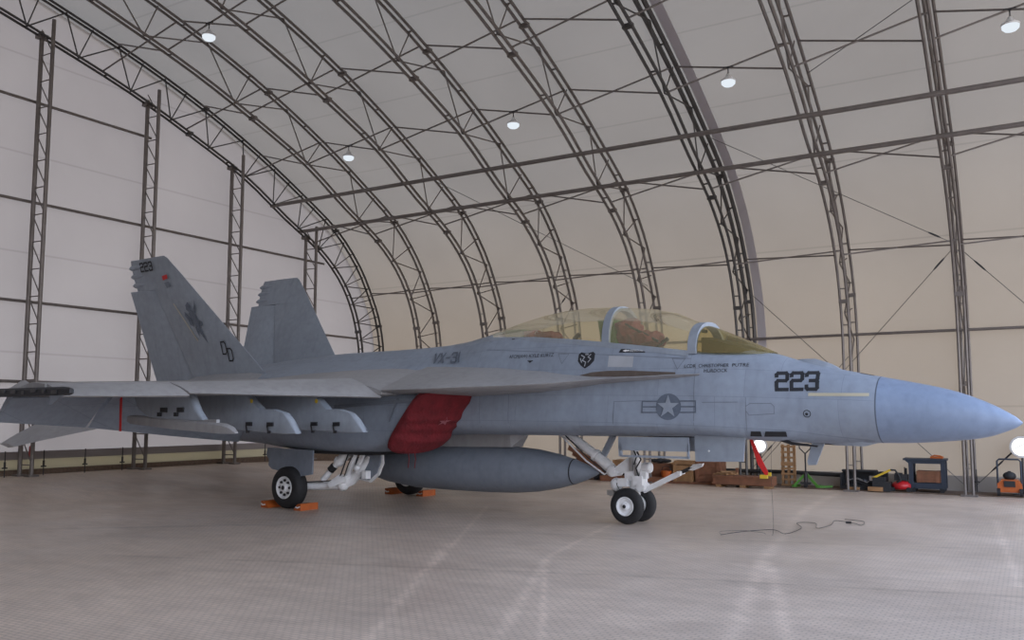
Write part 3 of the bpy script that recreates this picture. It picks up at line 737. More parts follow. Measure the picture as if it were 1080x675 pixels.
    sidepart('trailing_edge_flap', [tsec(1.62, -7.0, 2.12, .14, -7.5, 1.15), tsec(3.0, -7.05, 2.09, .12, -7.58, 1.29), tsec(4.48, -7.08, 2.04, .1, -7.66, 1.455)], M['paint'], s)
    sidepart('aileron', [tsec(4.56, -7.08, 2.04, .1, -7.62, 1.46), tsec(6.08, -6.95, 1.99, .08, -7.36, 1.56)], M['paint'], s)
    # tip launcher rail
    rl = part('wing_tip_rail', MB().loft([[(x, s*(6.30+a*w_), 1.975+b*h_) for a, b in ((-1, -1), (1, -1), (1, .5), (.5, 1), (-.5, 1), (-1, .5))] for x, w_, h_ in ((-4.85, .03, .03), (-5.0, .06, .055), (-7.3, .06, .06), (-7.6, .03, .05))]).box((-6.3, s*6.19, 2.0), (1.0, .16, .07)), M['decal_black'])
    for k in range(9): part('rail_fitting', MB().box((-5.15-k*.27, s*6.37, 1.965+.012*(k % 3)), (.07 if k % 2 else .13, .02, .045)), M['steel_dark'], rl)
    part('rail_snubber', MB().prism([(-4.95, s*6.33, 1.94), (-5.25, s*6.33, 1.80), (-5.32, s*6.33, 1.80), (-5.3, s*6.33, 1.93)], (0, .03, 0)), M['paint_dark'], rl)
    part('tip_fairing', MB().loft([[(x, s*(6.0+a), 2.03+b*h_) for a, b in ((-.14, 0), (.14, 0), (.03, 1), (-.03, 1))] for x, h_ in ((-6.38, .01), (-6.72, .13), (-7.1, .01))]), M['paint_light'])
    # fins
    def fy(z): return s*(1.05+.29*(z-2.4))
    def fin_loft(name, outline, th, par=None, mat='paint_plain'):
        nrm = Vector((0, s*.96, -.28)); 
        return part(name, MB().prism([(x, fy(z), z) for x, z in outline], nrm*th), M[mat], par, smooth=False)
    def finsec(z, xl, xt, th):
        n = Vector((0, s*.96, -.28)); o_ = []
        for f, k in ((0, .06), (.12, .6), (.4, 1.), (.75, .9), (1., .55)):
            o_.append((f, k))
        P = [Vector((xl+(xt-xl)*f, fy(z), z))-n*th*k/2 for f, k in o_]+[Vector((xl+(xt-xl)*f, fy(z), z))+n*th*k/2 for f, k in o_[::-1]]
        return P
    def xle(z): return -7.5+(z-2.55)*(-2.27/2.38)
    def xh(z): return -9.68+(z-2.45)*(-.70/1.85)
    fin = part('tail_fin', MB().loft([finsec(2.30, -7.27, xh(2.3)+.02, .16), finsec(2.6, xle(2.6), xh(2.6), .14), finsec(3.4, xle(3.4), xh(3.4), .11), finsec(4.31, xle(4.31), xh(4.31), .09)])
               .loft([finsec(4.31, xle(4.31), -11.0, .09), finsec(4.6, xle(4.6), -11.05, .08), finsec(4.9, xle(4.9)-.02, -11.04, .06), finsec(4.955, xle(4.9)-.12, -11.03, .04)]), M['paint_plain'])
    def rxt(z): return -10.91-(z-2.4)*(.29/1.92)
    def rud(z, t_):
        P = finsec(z, xh(z)-.02, rxt(z), t_); x0 = xh(z)-.02
        return [Vector((p.x, p.y-.07*(x0-p.x), p.z)) for p in P]
    part('rudder', MB().loft([rud(z, t_) for z, t_ in ((2.40, .10), (3.3, .08), (4.305, .06))], ), M['paint_plain'], fin)
    for z in (4.44, 4.62, 4.80):
        part('fin_tip_fairing', MB().loft([[(x, fy(z)+r_*math.cos(2*PI*k/10), z+r_*math.sin(2*PI*k/10)) for k in range(10)] for x, r_ in ((-10.45, .01), (-10.75, .045), (-11.05, .06), (-11.13, .03))]), M['paint_plain'], fin)
    sidepart('fin_root_fairing', [[(x, 1.02-.1*w_, 2.38), (x, 1.05, 2.38+h_), (x, 1.12+w_*.5, 2.34)] for x, w_, h_ in ((-7.2, .3, .06), (-7.8, .8, .14), (-8.8, .8, .16), (-9.6, .5, .1))], M['paint_light'], s)
    if s < 0:
        def find(name, polys, mat, par=fin, th=.068, lab=None):
            n = Vector((0, -.96, -.28)) * -1; bm = bmesh.new()
            for p in polys:
                try: bm.faces.new([bm.verts.new((x, fy(z)-.96*th, z-.28*th)) for x, z in p])
                except ValueError: pass
            bmesh.ops.triangulate(bm, faces=[f for f in bm.faces if len(f.verts) > 4])
            o_ = finish(name, bm, M[mat], par, smooth=False, recalc=False)
            if lab: o_['label'] = lab
        find('fin_number', glyphs('223', -10.66, 4.71, .165, .032, 1.4, .66, .0), 'decal_black', lab='black number 223 at the fin tip')
        find('fin_code', glyphs('D', -8.52, 2.90, .24, .03, 1, .56)+glyphs('D', -8.36, 2.76, .24, .03, 1, .56), 'decal_black', lab='dark letters DD on the fin')
        find('fin_flag', [[(-9.98, 4.56), (-9.80, 4.58), (-9.80, 4.50), (-9.97, 4.47)]], 'red')
        find('fin_plate', [[(-9.96, 4.42), (-9.80, 4.44), (-9.76, 4.33), (-9.90, 4.31)]], 'decal_mid', th=.06)
        find('fin_strip', strokes([[(-9.78, 3.98), (-9.24, 3.20)]], .026), 'strip')
        E1 = [[(-9.60, 3.98), (-9.48, 4.05), (-9.40, 3.98), (-9.42, 3.86), (-9.50, 3.82), (-9.60, 3.88)],
              [(-9.44, 3.88), (-9.30, 3.82), (-9.18, 3.60), (-9.10, 3.44), (-9.30, 3.44), (-9.42, 3.62), (-9.52, 3.78)],
              [(-9.32, 3.84), (-9.20, 3.98), (-9.14, 4.10), (-9.16, 3.92), (-9.22, 3.78)],
              [(-9.70, 3.84), (-9.52, 3.70), (-9.42, 3.66), (-9.46, 3.58), (-9.60, 3.64), (-9.72, 3.74)],
              [(-9.62, 3.68), (-9.44, 3.56), (-9.40, 3.46), (-9.56, 3.52)],
              [(-9.14, 3.46), (-9.00, 3.20), (-8.92, 3.06), (-9.10, 3.22), (-9.28, 3.42)],
              [(-9.36, 3.46), (-9.30, 3.30), (-9.24, 3.20), (-9.26, 3.36), (-9.28, 3.46)], [(-9.12, 3.62), (-8.98, 3.56), (-9.06, 3.46), (-9.16, 3.48)]]
        find('fin_emblem', [[(-9.2+(x+9.32)*.72, 3.58+(z-3.58)*.86) for x, z in p] for p in E1], 'decal_grey', lab='dark grey clawed beast emblem on the fin')
    # tailplane, drooped trailing edge
    r = [(1.15, -10.4, 1.72, -13.0, 2.12), (2.4, -11.30, 1.34, -12.98, 1.60), (3.1, -12.0, 1.12, -12.93, 1.25), (3.42, -12.30, 1.01, -12.9, 1.06)]
    sidepart('tailplane', [[(x0, y, z0), (x0*.6+x1*.4, y, z0*.6+z1*.4+.04), (x1, y, z1), (x0*.6+x1*.4, y, z0*.6+z1*.4-.04)] for y, x0, z0, x1, z1 in r], M['paint_light'], s)
    # pylons
    def pyl(y, top, fr, rb, ft, w_, mat='paint_plain', name='pylon'):
        """top: (x0 front, x1 rear) at the wing; profile rounded at the front"""
        prof = fr; ring = []
        return part(name, MB().loft([[(x-(.07*(1-abs(o_))**0 if False else [0, .015, .04, .09][a_])*(1 if i_ < len(prof)//2 else 0), s*(y+o_*w_), z+([0, .0, .006, .02][a_] if 2 <= i_ < len(prof)-1 else 0)) for i_, (x, z) in enumerate(prof)] for o_, a_ in ((-1, 3), (-.9, 2), (-.6, 1), (0, 0), (.6, 1), (.9, 2), (1, 3))]), M[mat], angle=75)
    pi_ = [(-4.30, 2.02), (-3.95, 1.745), (-3.68, 1.735), (-3.45, 1.68), (-3.33, 1.58), (-3.22, 1.40), (-3.5, 1.385), (-4.9, 1.43), (-5.9, 1.48), (-6.3, 1.68), (-6.4, 2.02)]
    pm_ = [(-5.08, 2.02), (-4.70, 1.745), (-4.40, 1.735), (-4.16, 1.68), (-4.04, 1.58), (-3.93, 1.38), (-4.2, 1.37), (-5.5, 1.43), (-6.3, 1.5), (-6.6, 1.7), (-6.7, 2.02)]
    po_ = [(-5.25, 2.0), (-5.06, 1.72), (-4.92, 1.585), (-5.2, 1.575), (-6.3, 1.62), (-6.6, 1.75), (-6.75, 2.0)]
    for y, pr in ((2.6, pi_), (3.3, pm_), (4.2, po_)):
        pn = pyl(y, None, pr, None, None, .065)
        if y < 4:
            bx = pr[5][0]
            for dx in (.55, 1.05):
                part('sway_brace', MB().box((bx-dx, s*(y+.07), 1.52), (.13, .05, .06)).tube([(bx-dx-.07, s*(y+.08), 1.5), (bx-dx-.02, s*(y+.1), 1.40)], .012, 6).box((bx-dx, s*(y+.1), 1.40), (.05, .03, .04)), M['steel_dark'], pn)
            part('pylon_mark', MB().lathe((bx-1.02, s*(y+.065), 1.88), (0, s, 0), [(0, .035), (.004, .035)], 8), M['yellow'], pn)
        else:
            for dx in (.62, 1.05):
                part('sway_brace', MB().box((-4.92-dx+.08, s*(y+.07), 1.74), (.15, .05, .07)).box((-4.92-dx-.02, s*(y+.085), 1.67), (.07, .04, .06)), M['dark'], pn)
    part('launcher_rail', MB().loft([[(x, s*(4.2+a*w_), z+b*h_) for a, b in ((-1, -1), (1, -1), (1, .6), (.6, 1), (-.6, 1), (-1, .6))] for x, z, w_, h_ in
        ((-4.22, 1.405, .03, .01), (-4.32, 1.44, .06, .05), (-4.5, 1.465, .07, .075), (-5.6, 1.52, .07, .08), (-6.8, 1.59, .07, .07), (-6.93, 1.6, .05, .04))])
        .box((-5.1, s*4.2, 1.555), (.9, .06, .08)), M['paint_light'])

# upper wing/tail streamer
t_ = MB().prism([(-7.0, -4.34, 2.0), (-6.94, -4.34, 2.0), (-6.93, -4.34, 1.40), (-6.99, -4.34, 1.40)], (0, .006, 0)); part('red_ribbon', t_, M['red'])['label'] = 'red warning ribbon under the wing fold'

# ---- canopy, windscreen, cockpit
CAN = [(1.20, 3.02, 2.57), (.79, 3.21, 2.63), (.4, 3.30, 2.69), (-.18, 3.365, 2.765), (-.68, 3.385, 2.83), (-1.09, 3.37, 2.88), (-1.46, 3.325, 2.91), (-1.84, 3.25, 2.935), (-2.10, 3.185, 2.95), (-2.46, 3.075, 2.965)]
def arch(x, zt, zs, hw, n=16, k=1., dx=0.):
    o_ = []
    for i in range(n+1):
        t = PI*i/n; c, q = math.cos(t), math.sin(t)
        o_.append((x+dx*abs(c), hw*math.copysign(abs(c)**.85, c)*k, zs+(zt-zs)*k*abs(q)**.85))
    return o_
part('canopy_glass', MB().loft([arch(x, zt, zs, .565-.16*max(0, (-x-1.2))/1.14) for x, zt, zs in CAN], False), M['glass'], recalc=False)['label'] = 'clear amber-tinted canopy'
part('windscreen', MB().loft([arch(x, zt, zs, hw) for x, zt, zs, hw in ((1.33, 2.985, 2.56, .56), (1.6, 2.87, 2.54, .51), (1.9, 2.735, 2.53, .42), (2.15, 2.62, 2.52, .27), (2.28, 2.555, 2.52, .13))], False), M['glass_w'], recalc=False)['label'] = 'yellow-tinted windscreen'
def bow(name, x, zt, zs, hw, w_, th, mat, dx=0.):
    outer, inner = arch(x, zt+th*.4, zs-.03, hw+th*.3, 20, 1, dx), arch(x, zt-th, zs-.03, hw-th, 20, 1, dx)
    mb = MB()
    mb.loft([[(a[0]-w_/2, a[1], a[2]), (a[0]+w_/2, a[1], a[2]), (b_[0]+w_/2, b_[1], b_[2]), (b_[0]-w_/2, b_[1], b_[2])] for a, b_ in zip(outer, inner)])
    return part(name, mb, mat)
bow('windscreen_bow', 1.27, 3.02, 2.57, .57, .13, .045, M['paint_plain'], -.02)
bow('canopy_frame', -.16, 3.355, 2.765, .56, .12, .05, M['paint_plain'])
# canopy sill rails and rear fairing
for s in (-1, 1):
    part('canopy_rail', MB().loft([[(x, s*(hw+.035), zs-.07), (x, s*(hw+.012), zs+.012), (x, s*(hw-.05), zs+.012), (x, s*(hw-.05), zs-.07)] for x, zs, hw in ((1.2, 2.575, .565), (.4, 2.69, .565), (-.68, 2.83, .565), (-1.46, 2.91, .53), (-2.46, 2.965, .41))]), M['paint_plain'])
part('canopy_fairing', MB().loft([[(x, y, z) for x, y, z in arch(x, zt, zs, hw)]+[(x, -hw*.5, zs-.05), (x, hw*.5, zs-.05)] for x, zt, zs, hw in ((-2.42, 3.092, 2.92, .42), (-2.65, 3.035, 2.88, .40), (-3.1, 2.955, 2.82, .34), (-3.8, 2.89, 2.76, .27), (-4.6, 2.87, 2.74, .2))]), M['paint_plain'])
def blob(name, c, d, mat, par=None, seed=0, amp=.02):
    bm = bmesh.new(); bmesh.ops.create_icosphere(bm, subdivisions=3, radius=1)
    for v in bm.verts:
        q = v.co.copy(); q = Vector([math.copysign(abs(k)**.7, k) for k in q])
        v.co = Vector((c[0]+q.x*d[0], c[1]+q.y*d[1], c[2]+q.z*d[2]))
        v.co += Vector((noise.noise(v.co*9+Vector((seed, 0, 0))), noise.noise(v.co*9+Vector((0, seed, 5))), noise.noise(v.co*9)))*amp*2
    return finish(name, bm, mat, par or ROOT)
part('cockpit_deck', MB().loft([[(x, -.5, z), (x, .5, z), (x, .5, z-.05), (x, -.5, z-.05)] for x, z in ((1.15, 2.56), (-.2, 2.745), (-1.5, 2.895), (-1.95, 2.92))]), M['dark'])
s1 = part('ejection_seat', MB().loft([[(x-.16*(z-2.7), y, z) for x, y in ((-.42, -.2), (-.14, -.22), (-.14, .22), (-.42, .2))] for z in (2.72, 3.0, 3.12, 3.17)]), M['seat_green'])
blob('seat_cover', (-.02, 0, 2.98), (.17, .25, .20), M['seat_cloth'], s1, 3, .035); blob('seat_cover', (.28, 0, 2.84), (.26, .27, .12), M['seat_cloth'], s1, 8, .03)
part('seat_hose', MB().tube([(-.05, -.2, 3.1), (.15, -.26, 3.0), (.35, -.24, 2.9), (.55, -.2, 2.78)], .02, 6), M['dark'], s1)
s2 = part('ejection_seat', MB().loft([[(x, y, z) for x, y in ((-2.36, -.12), (-2.0, -.14), (-2.0, .26), (-2.36, .24))] for z in (2.9, 3.06, 3.11)]), M['seat_green'])
blob('seat_cover', (-1.86, 0, 3.0), (.12, .2, .085), M['seat_cloth'], s2, 5, .02); blob('seat_cover', (-1.5, -.05, 2.98), (.2, .2, .07), M['seat_cloth'], s2, 12, .02)
for x, z in ((-1.72, 3.03), (-1.62, 3.02)): part('seat_loop', MB().tube([(x-.04, -.1, z-.08), (x-.04, -.1, z), (x, -.1, z+.035), (x+.04, -.1, z), (x+.04, -.1, z-.08)], .008, 6), M['metal'], s2)
part('control_lever', MB().tube([(.38, 0, 2.68), (.55, 0, 2.79), (.62, 0, 2.83)], [.025, .025, .035], 8), M['dark']); part('control_lever', MB().tube([(-1.05, 0, 2.9), (-.95, 0, 2.98)], [.04, .04], 8), M['dark'])
part('instrument_coaming', MB().loft([[(x, -w_, 2.55), (x, -w_, z), (x, 0, z+.03), (x, w_, z), (x, w_, 2.55)] for x, w_, z in ((1.36, .47, 2.78), (1.6, .43, 2.71), (1.95, .33, 2.60), (2.1, .2, 2.565))]), M['olive'])
part('mirror_frame', MB().box((1.15, .1, 2.93), (.03, .3, .05)).box((1.1, .4, 2.72), (.05, .1, .22)), M['dark'])

# ---- intake covers (red canvas)
for s in (-1, 1):
    mb = MB(); n = 26
    A, B, C_, D = Vector((-2.93, 1.70, 2.04)), Vector((-3.70, 1.68, 1.12)), Vector((-3.10, .84, 1.2)), Vector((-2.46, .84, 2.04))
    nf = Vector((.86, .35, -.38)).normalized(); rows = []
    def cp(u, v, h):
        p = (D*(1-u)+A*u)*(1-v)+(C_*(1-u)+B*u)*v
        e = (1-abs(2*u-1)**5)*(1-abs(2*v-1)**5)
        u, v = .5+(u-.5)*(1-.10*abs(2*v-1)**6), .5+(v-.5)*(1-.10*abs(2*u-1)**6)
        p = (D*(1-u)+A*u)*(1-v)+(C_*(1-u)+B*u)*v
        sag = max(0, v-.55)**1.5*.50*(1-(2*u-1)**2*.6)
        f = nf*(h*(.35+.65*e))+Vector((0, 0, -sag*.8))
        w = noise.noise(Vector((p.x*3+p.y*2, p.z*9, s*3)))*.075*(.25+v)
        q = p+f+nf*w*(1 if h > 0 else 0); return (q.x, s*q.y, q.z)
    F_ = [[cp(i/n, j/n, .12) for i in range(n+1)] for j in range(n+1)]
    Bk = [[cp(i/n, j/n, -.10) for i in range(n+1)] for j in range(n+1)]
    rf = [mb.ring(r) for r in F_]; rb = [mb.ring(r) for r in Bk]
    for j in range(n):
        for i in range(n):
            mb._f([rf[j][i], rf[j][i+1], rf[j+1][i+1], rf[j+1][i]]); mb._f([rb[j][i], rb[j+1][i], rb[j+1][i+1], rb[j][i+1]])
    for k in range(n):
        mb._f([rf[0][k], rb[0][k], rb[0][k+1], rf[0][k+1]]); mb._f([rf[n][k], rf[n][k+1], rb[n][k+1], rb[n][k]])
        mb._f([rf[k][0], rf[k+1][0], rb[k+1][0], rb[k][0]]); mb._f([rf[k][n], rb[k][n], rb[k+1][n], rf[k+1][n]])
    cv = part('intake_cover', mb, M['red_cloth'], smooth=True, angle=60)
    if s < 0:
        cv['label'] = 'dark red canvas engine intake cover'
        stp = [cp(.33+(.055 if k % 2 == 0 else .022)*math.sin(PI*k/5)*2, .50-(.055 if k % 2 == 0 else .022)*math.cos(PI*k/5)*1.6, .126) for k in range(10)]
        b2 = MB(); c0 = b2.bm.verts.new(sum((Vector(p) for p in stp), Vector())/10); vs = b2.ring(stp)
        for k in range(10): b2._f([c0, vs[k], vs[(k+1) % 10]])
        part('star_badge', b2, pmat('faded_pink_print', (.30, .10, .12), .9), cv)
        for dx in (0, .14): part('tie_cord', MB().tube([(-3.32+dx, -1.5, 1.06), (-3.30+dx, -1.5, .95), (-3.32+dx, -1.5, .80)], .008, 5), M['red_cloth'], cv)

# ---- belly: keel pylon, drop tank, antennas, doors
part('keel_pylon', MB().loft([[(x, y, z) for y, z in ((-w_, z1), (w_, z1), (w_*.9, z0), (-w_*.9, z0))] for x, w_, z0, z1 in ((-2.0, .05, 1.30, 1.36), (-2.2, .2, 1.12, 1.36), (-3.8, .24, 1.10, 1.36), (-4.8, .1, 1.1, 1.3))]), M['paint_light'])
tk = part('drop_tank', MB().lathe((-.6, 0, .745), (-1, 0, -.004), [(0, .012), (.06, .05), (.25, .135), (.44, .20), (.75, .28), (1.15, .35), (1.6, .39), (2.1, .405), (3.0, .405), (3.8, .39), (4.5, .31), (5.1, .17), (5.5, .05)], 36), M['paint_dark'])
tk['label'] = 'long dark grey drop tank under the belly'
part('tank_joint', MB().lathe((-1.04, 0, .745), (-1, 0, 0), [(0, .2035), (.02, .209)], 36, False), M['decal_black'], tk)
part('tank_probe', MB().tube([(-.6, 0, .745), (-.55, 0, .745)], .01, 6), M['dark'], tk)
part('pitot_probe', MB().tube([(2.45, -.38, 1.33), (2.6, -.42, 1.28), (2.95, -.44, 1.25)], [.03, .022, .012], 8), M['steel_dark']); part('pitot_probe', MB().tube([(2.45, .38, 1.33), (2.6, .42, 1.28), (2.95, .44, 1.25)], [.03, .022, .012], 8), M['steel_dark'])
part('blade_antenna', MB().prism([(2.76, 0, 1.30), (2.93, 0, 1.30), (2.80, 0, .98), (2.70, 0, .97), (2.68, 0, 1.02)], (0, .03, 0)), M['paint_plain'])
part('chin_fairing', MB().loft([[(x, y, z) for y, z in ((-w_, 1.31), (w_, 1.31), (w_*.7, z0), (-w_*.7, z0))] for x, w_, z0 in ((2.95, .05, 1.285), (3.1, .15, 1.255), (3.45, .15, 1.25), (3.6, .05, 1.29))]), M['paint_plain'])
part('iff_antenna', MB().loft([[(x, y, z) for y, z in ((-w_, z0), (w_, z0), (w_*.6, z1), (-w_*.6, z1))] for x, w_, z0, z1 in ((3.2, .02, 2.26, 2.27), (3.05, .1, 2.28, 2.36), (2.85, .14, 2.33, 2.435), (2.66, .12, 2.38, 2.44), (2.55, .04, 2.40, 2.42))]), M['paint_plain'])
part('nose_vent', MB().prism([(3.62, -.03, 2.185), (3.45, -.03, 2.225), (3.40, -.03, 2.22), (3.5, -.03, 2.17)], (0, .08, 0)), M['dark'])
# nose gear doors
gd = part('nose_gear_door', MB().prism([(1.24, -.50, 1.48), (2.0, -.50, 1.46), (1.96, -.52, 1.02), (1.26, -.52, 1.0)], (0, .03, 0)), M['paint_plain'], smooth=False)
part('door_latch', MB().lathe((1.47, -.545, 1.155), (0, -1, 0), [(0, .014), (.01, .012)], 10), M['decal_white'], gd)
part('nose_gear_door', MB().prism([(.84, .50, 1.42), (1.5, .50, 1.42), (1.44, .60, 1.04), (.9, .60, 1.02)], (0, .03, 0)), M['paint_plain'], smooth=False)
d2 = part('nose_gear_door', MB().box((.64, -.62, 1.24), (1.12, .03, .20)).box((.66, -.62, 1.055), (1.1, .03, .03)).box((.11, -.62, 1.15), (.05, .03, .2)).box((1.19, -.62, 1.15), (.03, .03, .2)), M['paint_plain'], smooth=False)
part('nose_gear_door', MB().box((.64, .55, 1.22), (1.12, .03, .24)), M['paint_plain'], smooth=False)
part('nose_gear_bay', MB().box((.3, 0, 1.352), (2.2, .7, .03)), M['dark'])
part('tow_ribbon', MB().prism([(1.99, -.34, 1.33), (2.03, -.34, 1.33), (2.17, -.34, 1.02), (2.26, -.34, .84), (2.2, -.34, .83), (2.10, -.34, .98)], (0, .012, 0)), M['red'])['label'] = 'red warning ribbon hanging from the nose'
part('ribbon_tag', MB().box((2.18, -.34, .815), (.1, .05, .05)).box((2.26, -.34, .85), (.04, .02, .05)), M['yellow'])

# ---- nose landing gear
def wheel(name, c, R_, w_, rh, s, parent, hub=M['gear_white'], bolts=6):
    c = Vector(c); h = w_/2
    ty = MB().lathe(c-Vector((0, h, 0)), (0, 1, 0), [(0.012, rh), (0.0, rh+.02), (0, R_*.80), (.018, R_*.92), (.045, R_*.975), (h*.8, R_), (h, R_*.992), (h*1.2, R_), (w_-.045, R_*.975), (w_-.018, R_*.92), (w_, R_*.80), (w_, rh+.02), (w_-.012, rh)], 36, False).build(name, M['tyre'], parent)
    oy = s*h
    hb = MB().lathe(c+Vector((0, oy*1.0, 0)), (0, -s, 0), [(.03, rh*1.0), (-.004, rh*.99), (-.004, rh*.91), (.035, rh*.80), (.045, rh*.45), (.0, rh*.40), (-.012, rh*.22), (-.02, .01)], 28, False).build('hub', hub, ty)
    MB().lathe(c+Vector((0, oy+s*.018, 0)), (0, s, 0), [(0, rh*.2), (.006, rh*.18)], 14).build('hub_cap', M['steel_dark'], hb)
    for k in range(bolts):
        a = 2*PI*k/bolts; p = c+Vector((math.cos(a)*rh*.64, oy*.82, math.sin(a)*rh*.64))
        MB().lathe(p, (0, s, 0), [(-.01, rh*.12), (.018, rh*.11)], 8).build('hub_hole', M['steel_dark'], hb)
    MB().lathe(c-Vector((0, s*h, 0)), (0, s, 0), [(0, rh*.98), (.04, rh*.8), (.06, .04)], 20).build('hub', hub, ty)
    return ty
ng = part('nose_gear_strut', MB().tube([(.03, 0, 1.32), (.03, 0, .62)], .062, 14).tube([(.03, 0, .78), (.03, 0, .40)], .085, 14).box((.02, 0, .72), (.24, .2, .12)).tube([(.03, -.24, .275), (.03, .24, .275)], .035, 10).tube([(.03, 0, .45), (.03, 0, .27)], .06, 12), M['gear_white'])
wheel('nose_tyre', (.0, -.215, .275), .275, .17, .145, -1, ng, bolts=0); wheel('nose_tyre', (.0, .215, .275), .275, .17, .145, 1, ng, bolts=0)
part('torque_plate', MB().prism([(-.34, 0, .80), (-.04, 0, 1.01), (.10, 0, 1.02), (.10, 0, .76), (-.26, 0, .76)], (0, .16, 0)), M['gear_white'], ng, smooth=False)
part('plate_hole', MB().lathe((.0, -.082, .93), (0, -1, 0), [(0, .025), (.004, .025)], 10), M['dark'], ng)
part('drag_brace', MB().tube([(-1.2, 0, 1.36), (-1.1, 0, 1.30), (-.62, 0, 1.00)], .075, 14).tube([(-.62, 0, 1.0), (-.40, 0, .83)], .09, 14).lathe((-.68, 0, 1.035), (.83, 0, -.56), [(0, .1), (.05, .1)], 14), M['gear_white'], ng)
part('brace_rod', MB().tube([(-1.25, -.1, 1.33), (-.78, -.1, .93), (-.45, -.1, .73), (-.38, -.1, .78)], .014, 6), M['gear_white'], ng); part('brace_line', MB().tube([(-1.22, -.08, 1.36), (-.74, -.09, .97), (-.42, -.09, .76)], .010, 6), M['dark'], ng)
part('retract_link', MB().bar((-.34, 0, 1.34), (-.52, 0, 1.02), .06, .09), M['paint_plain'], ng)
part('knuckle', MB().sphere((-.36, -.02, .79), .10, 14).lathe((-.30, -.13, .76), (0, 1, 0), [(0, .06), (.26, .06)], 12), M['gear_white'], ng)
part('steering_unit', MB().sphere((-.26, -.06, .58), .105, 14, (1, .9, 1)).box((-.12, -.08, .62), (.16, .14, .12)).box((.14, -.05, .66), (.16, .2, .14)).lathe((.17, -.12, .56), (0, 1, 0), [(0, .07), (.22, .07)], 12), M['gear_white'], ng)
part('landing_light', MB().lathe((.20, -.06, .86), (1, 0, 0), [(0, .07), (.12, .085), (.14, .07)], 16).box((.22, -.06, .76), (.1, .1, .14)), M['gear_white'], ng)
part('hydraulic_hose', MB().tube([(.12, -.1, 1.1), (.2, -.13, .98), (.12, -.14, .85), (.16, -.13, .72)], .013, 6).tube([(.05, -.1, 1.15), (.12, -.12, 1.02), (.08, -.13, .9)], .011, 6).tube([(-.1, -.1, .66), (-.22, -.14, .6), (-.16, -.15, .5), (.0, -.12, .48)], .009, 6), M['dark'], ng)
part('launch_bar', MB().bar((.18, 0, .50), (.78, 0, .79), .07, .075).bar((.80, -.09, .80), (.80, .09, .80), .05), M['gear_white'], ng)
part('launch_bar_head', MB().bar((.80, 0, .80), (.93, 0, .86), .05, .05).tube([(.93, 0, .86), (1.06, 0, .91)], [.03, .02], 8), M['steel_dark'], ng)
part('launch_bar_tip', MB().prism([(.92, 0, .84), (1.0, 0, .93), (1.16, 0, .95), (1.14, 0, .90), (1.0, 0, .84)], (0, .05, 0)), M['gear_white'], ng)
part('holdback_fitting', MB().tube([(-.12, 0, .47), (-.34, 0, .45), (-.42, 0, .42)], .035, 8).box((-.36, -.02, .45), (.12, .12, .08)), M['metal'], ng)
part('tie_down_ring', MB().box((.02, -.1, .9), (.05, .06, .2)).box((.1, -.11, .80), (.03, .03, .26)), M['metal'], ng)

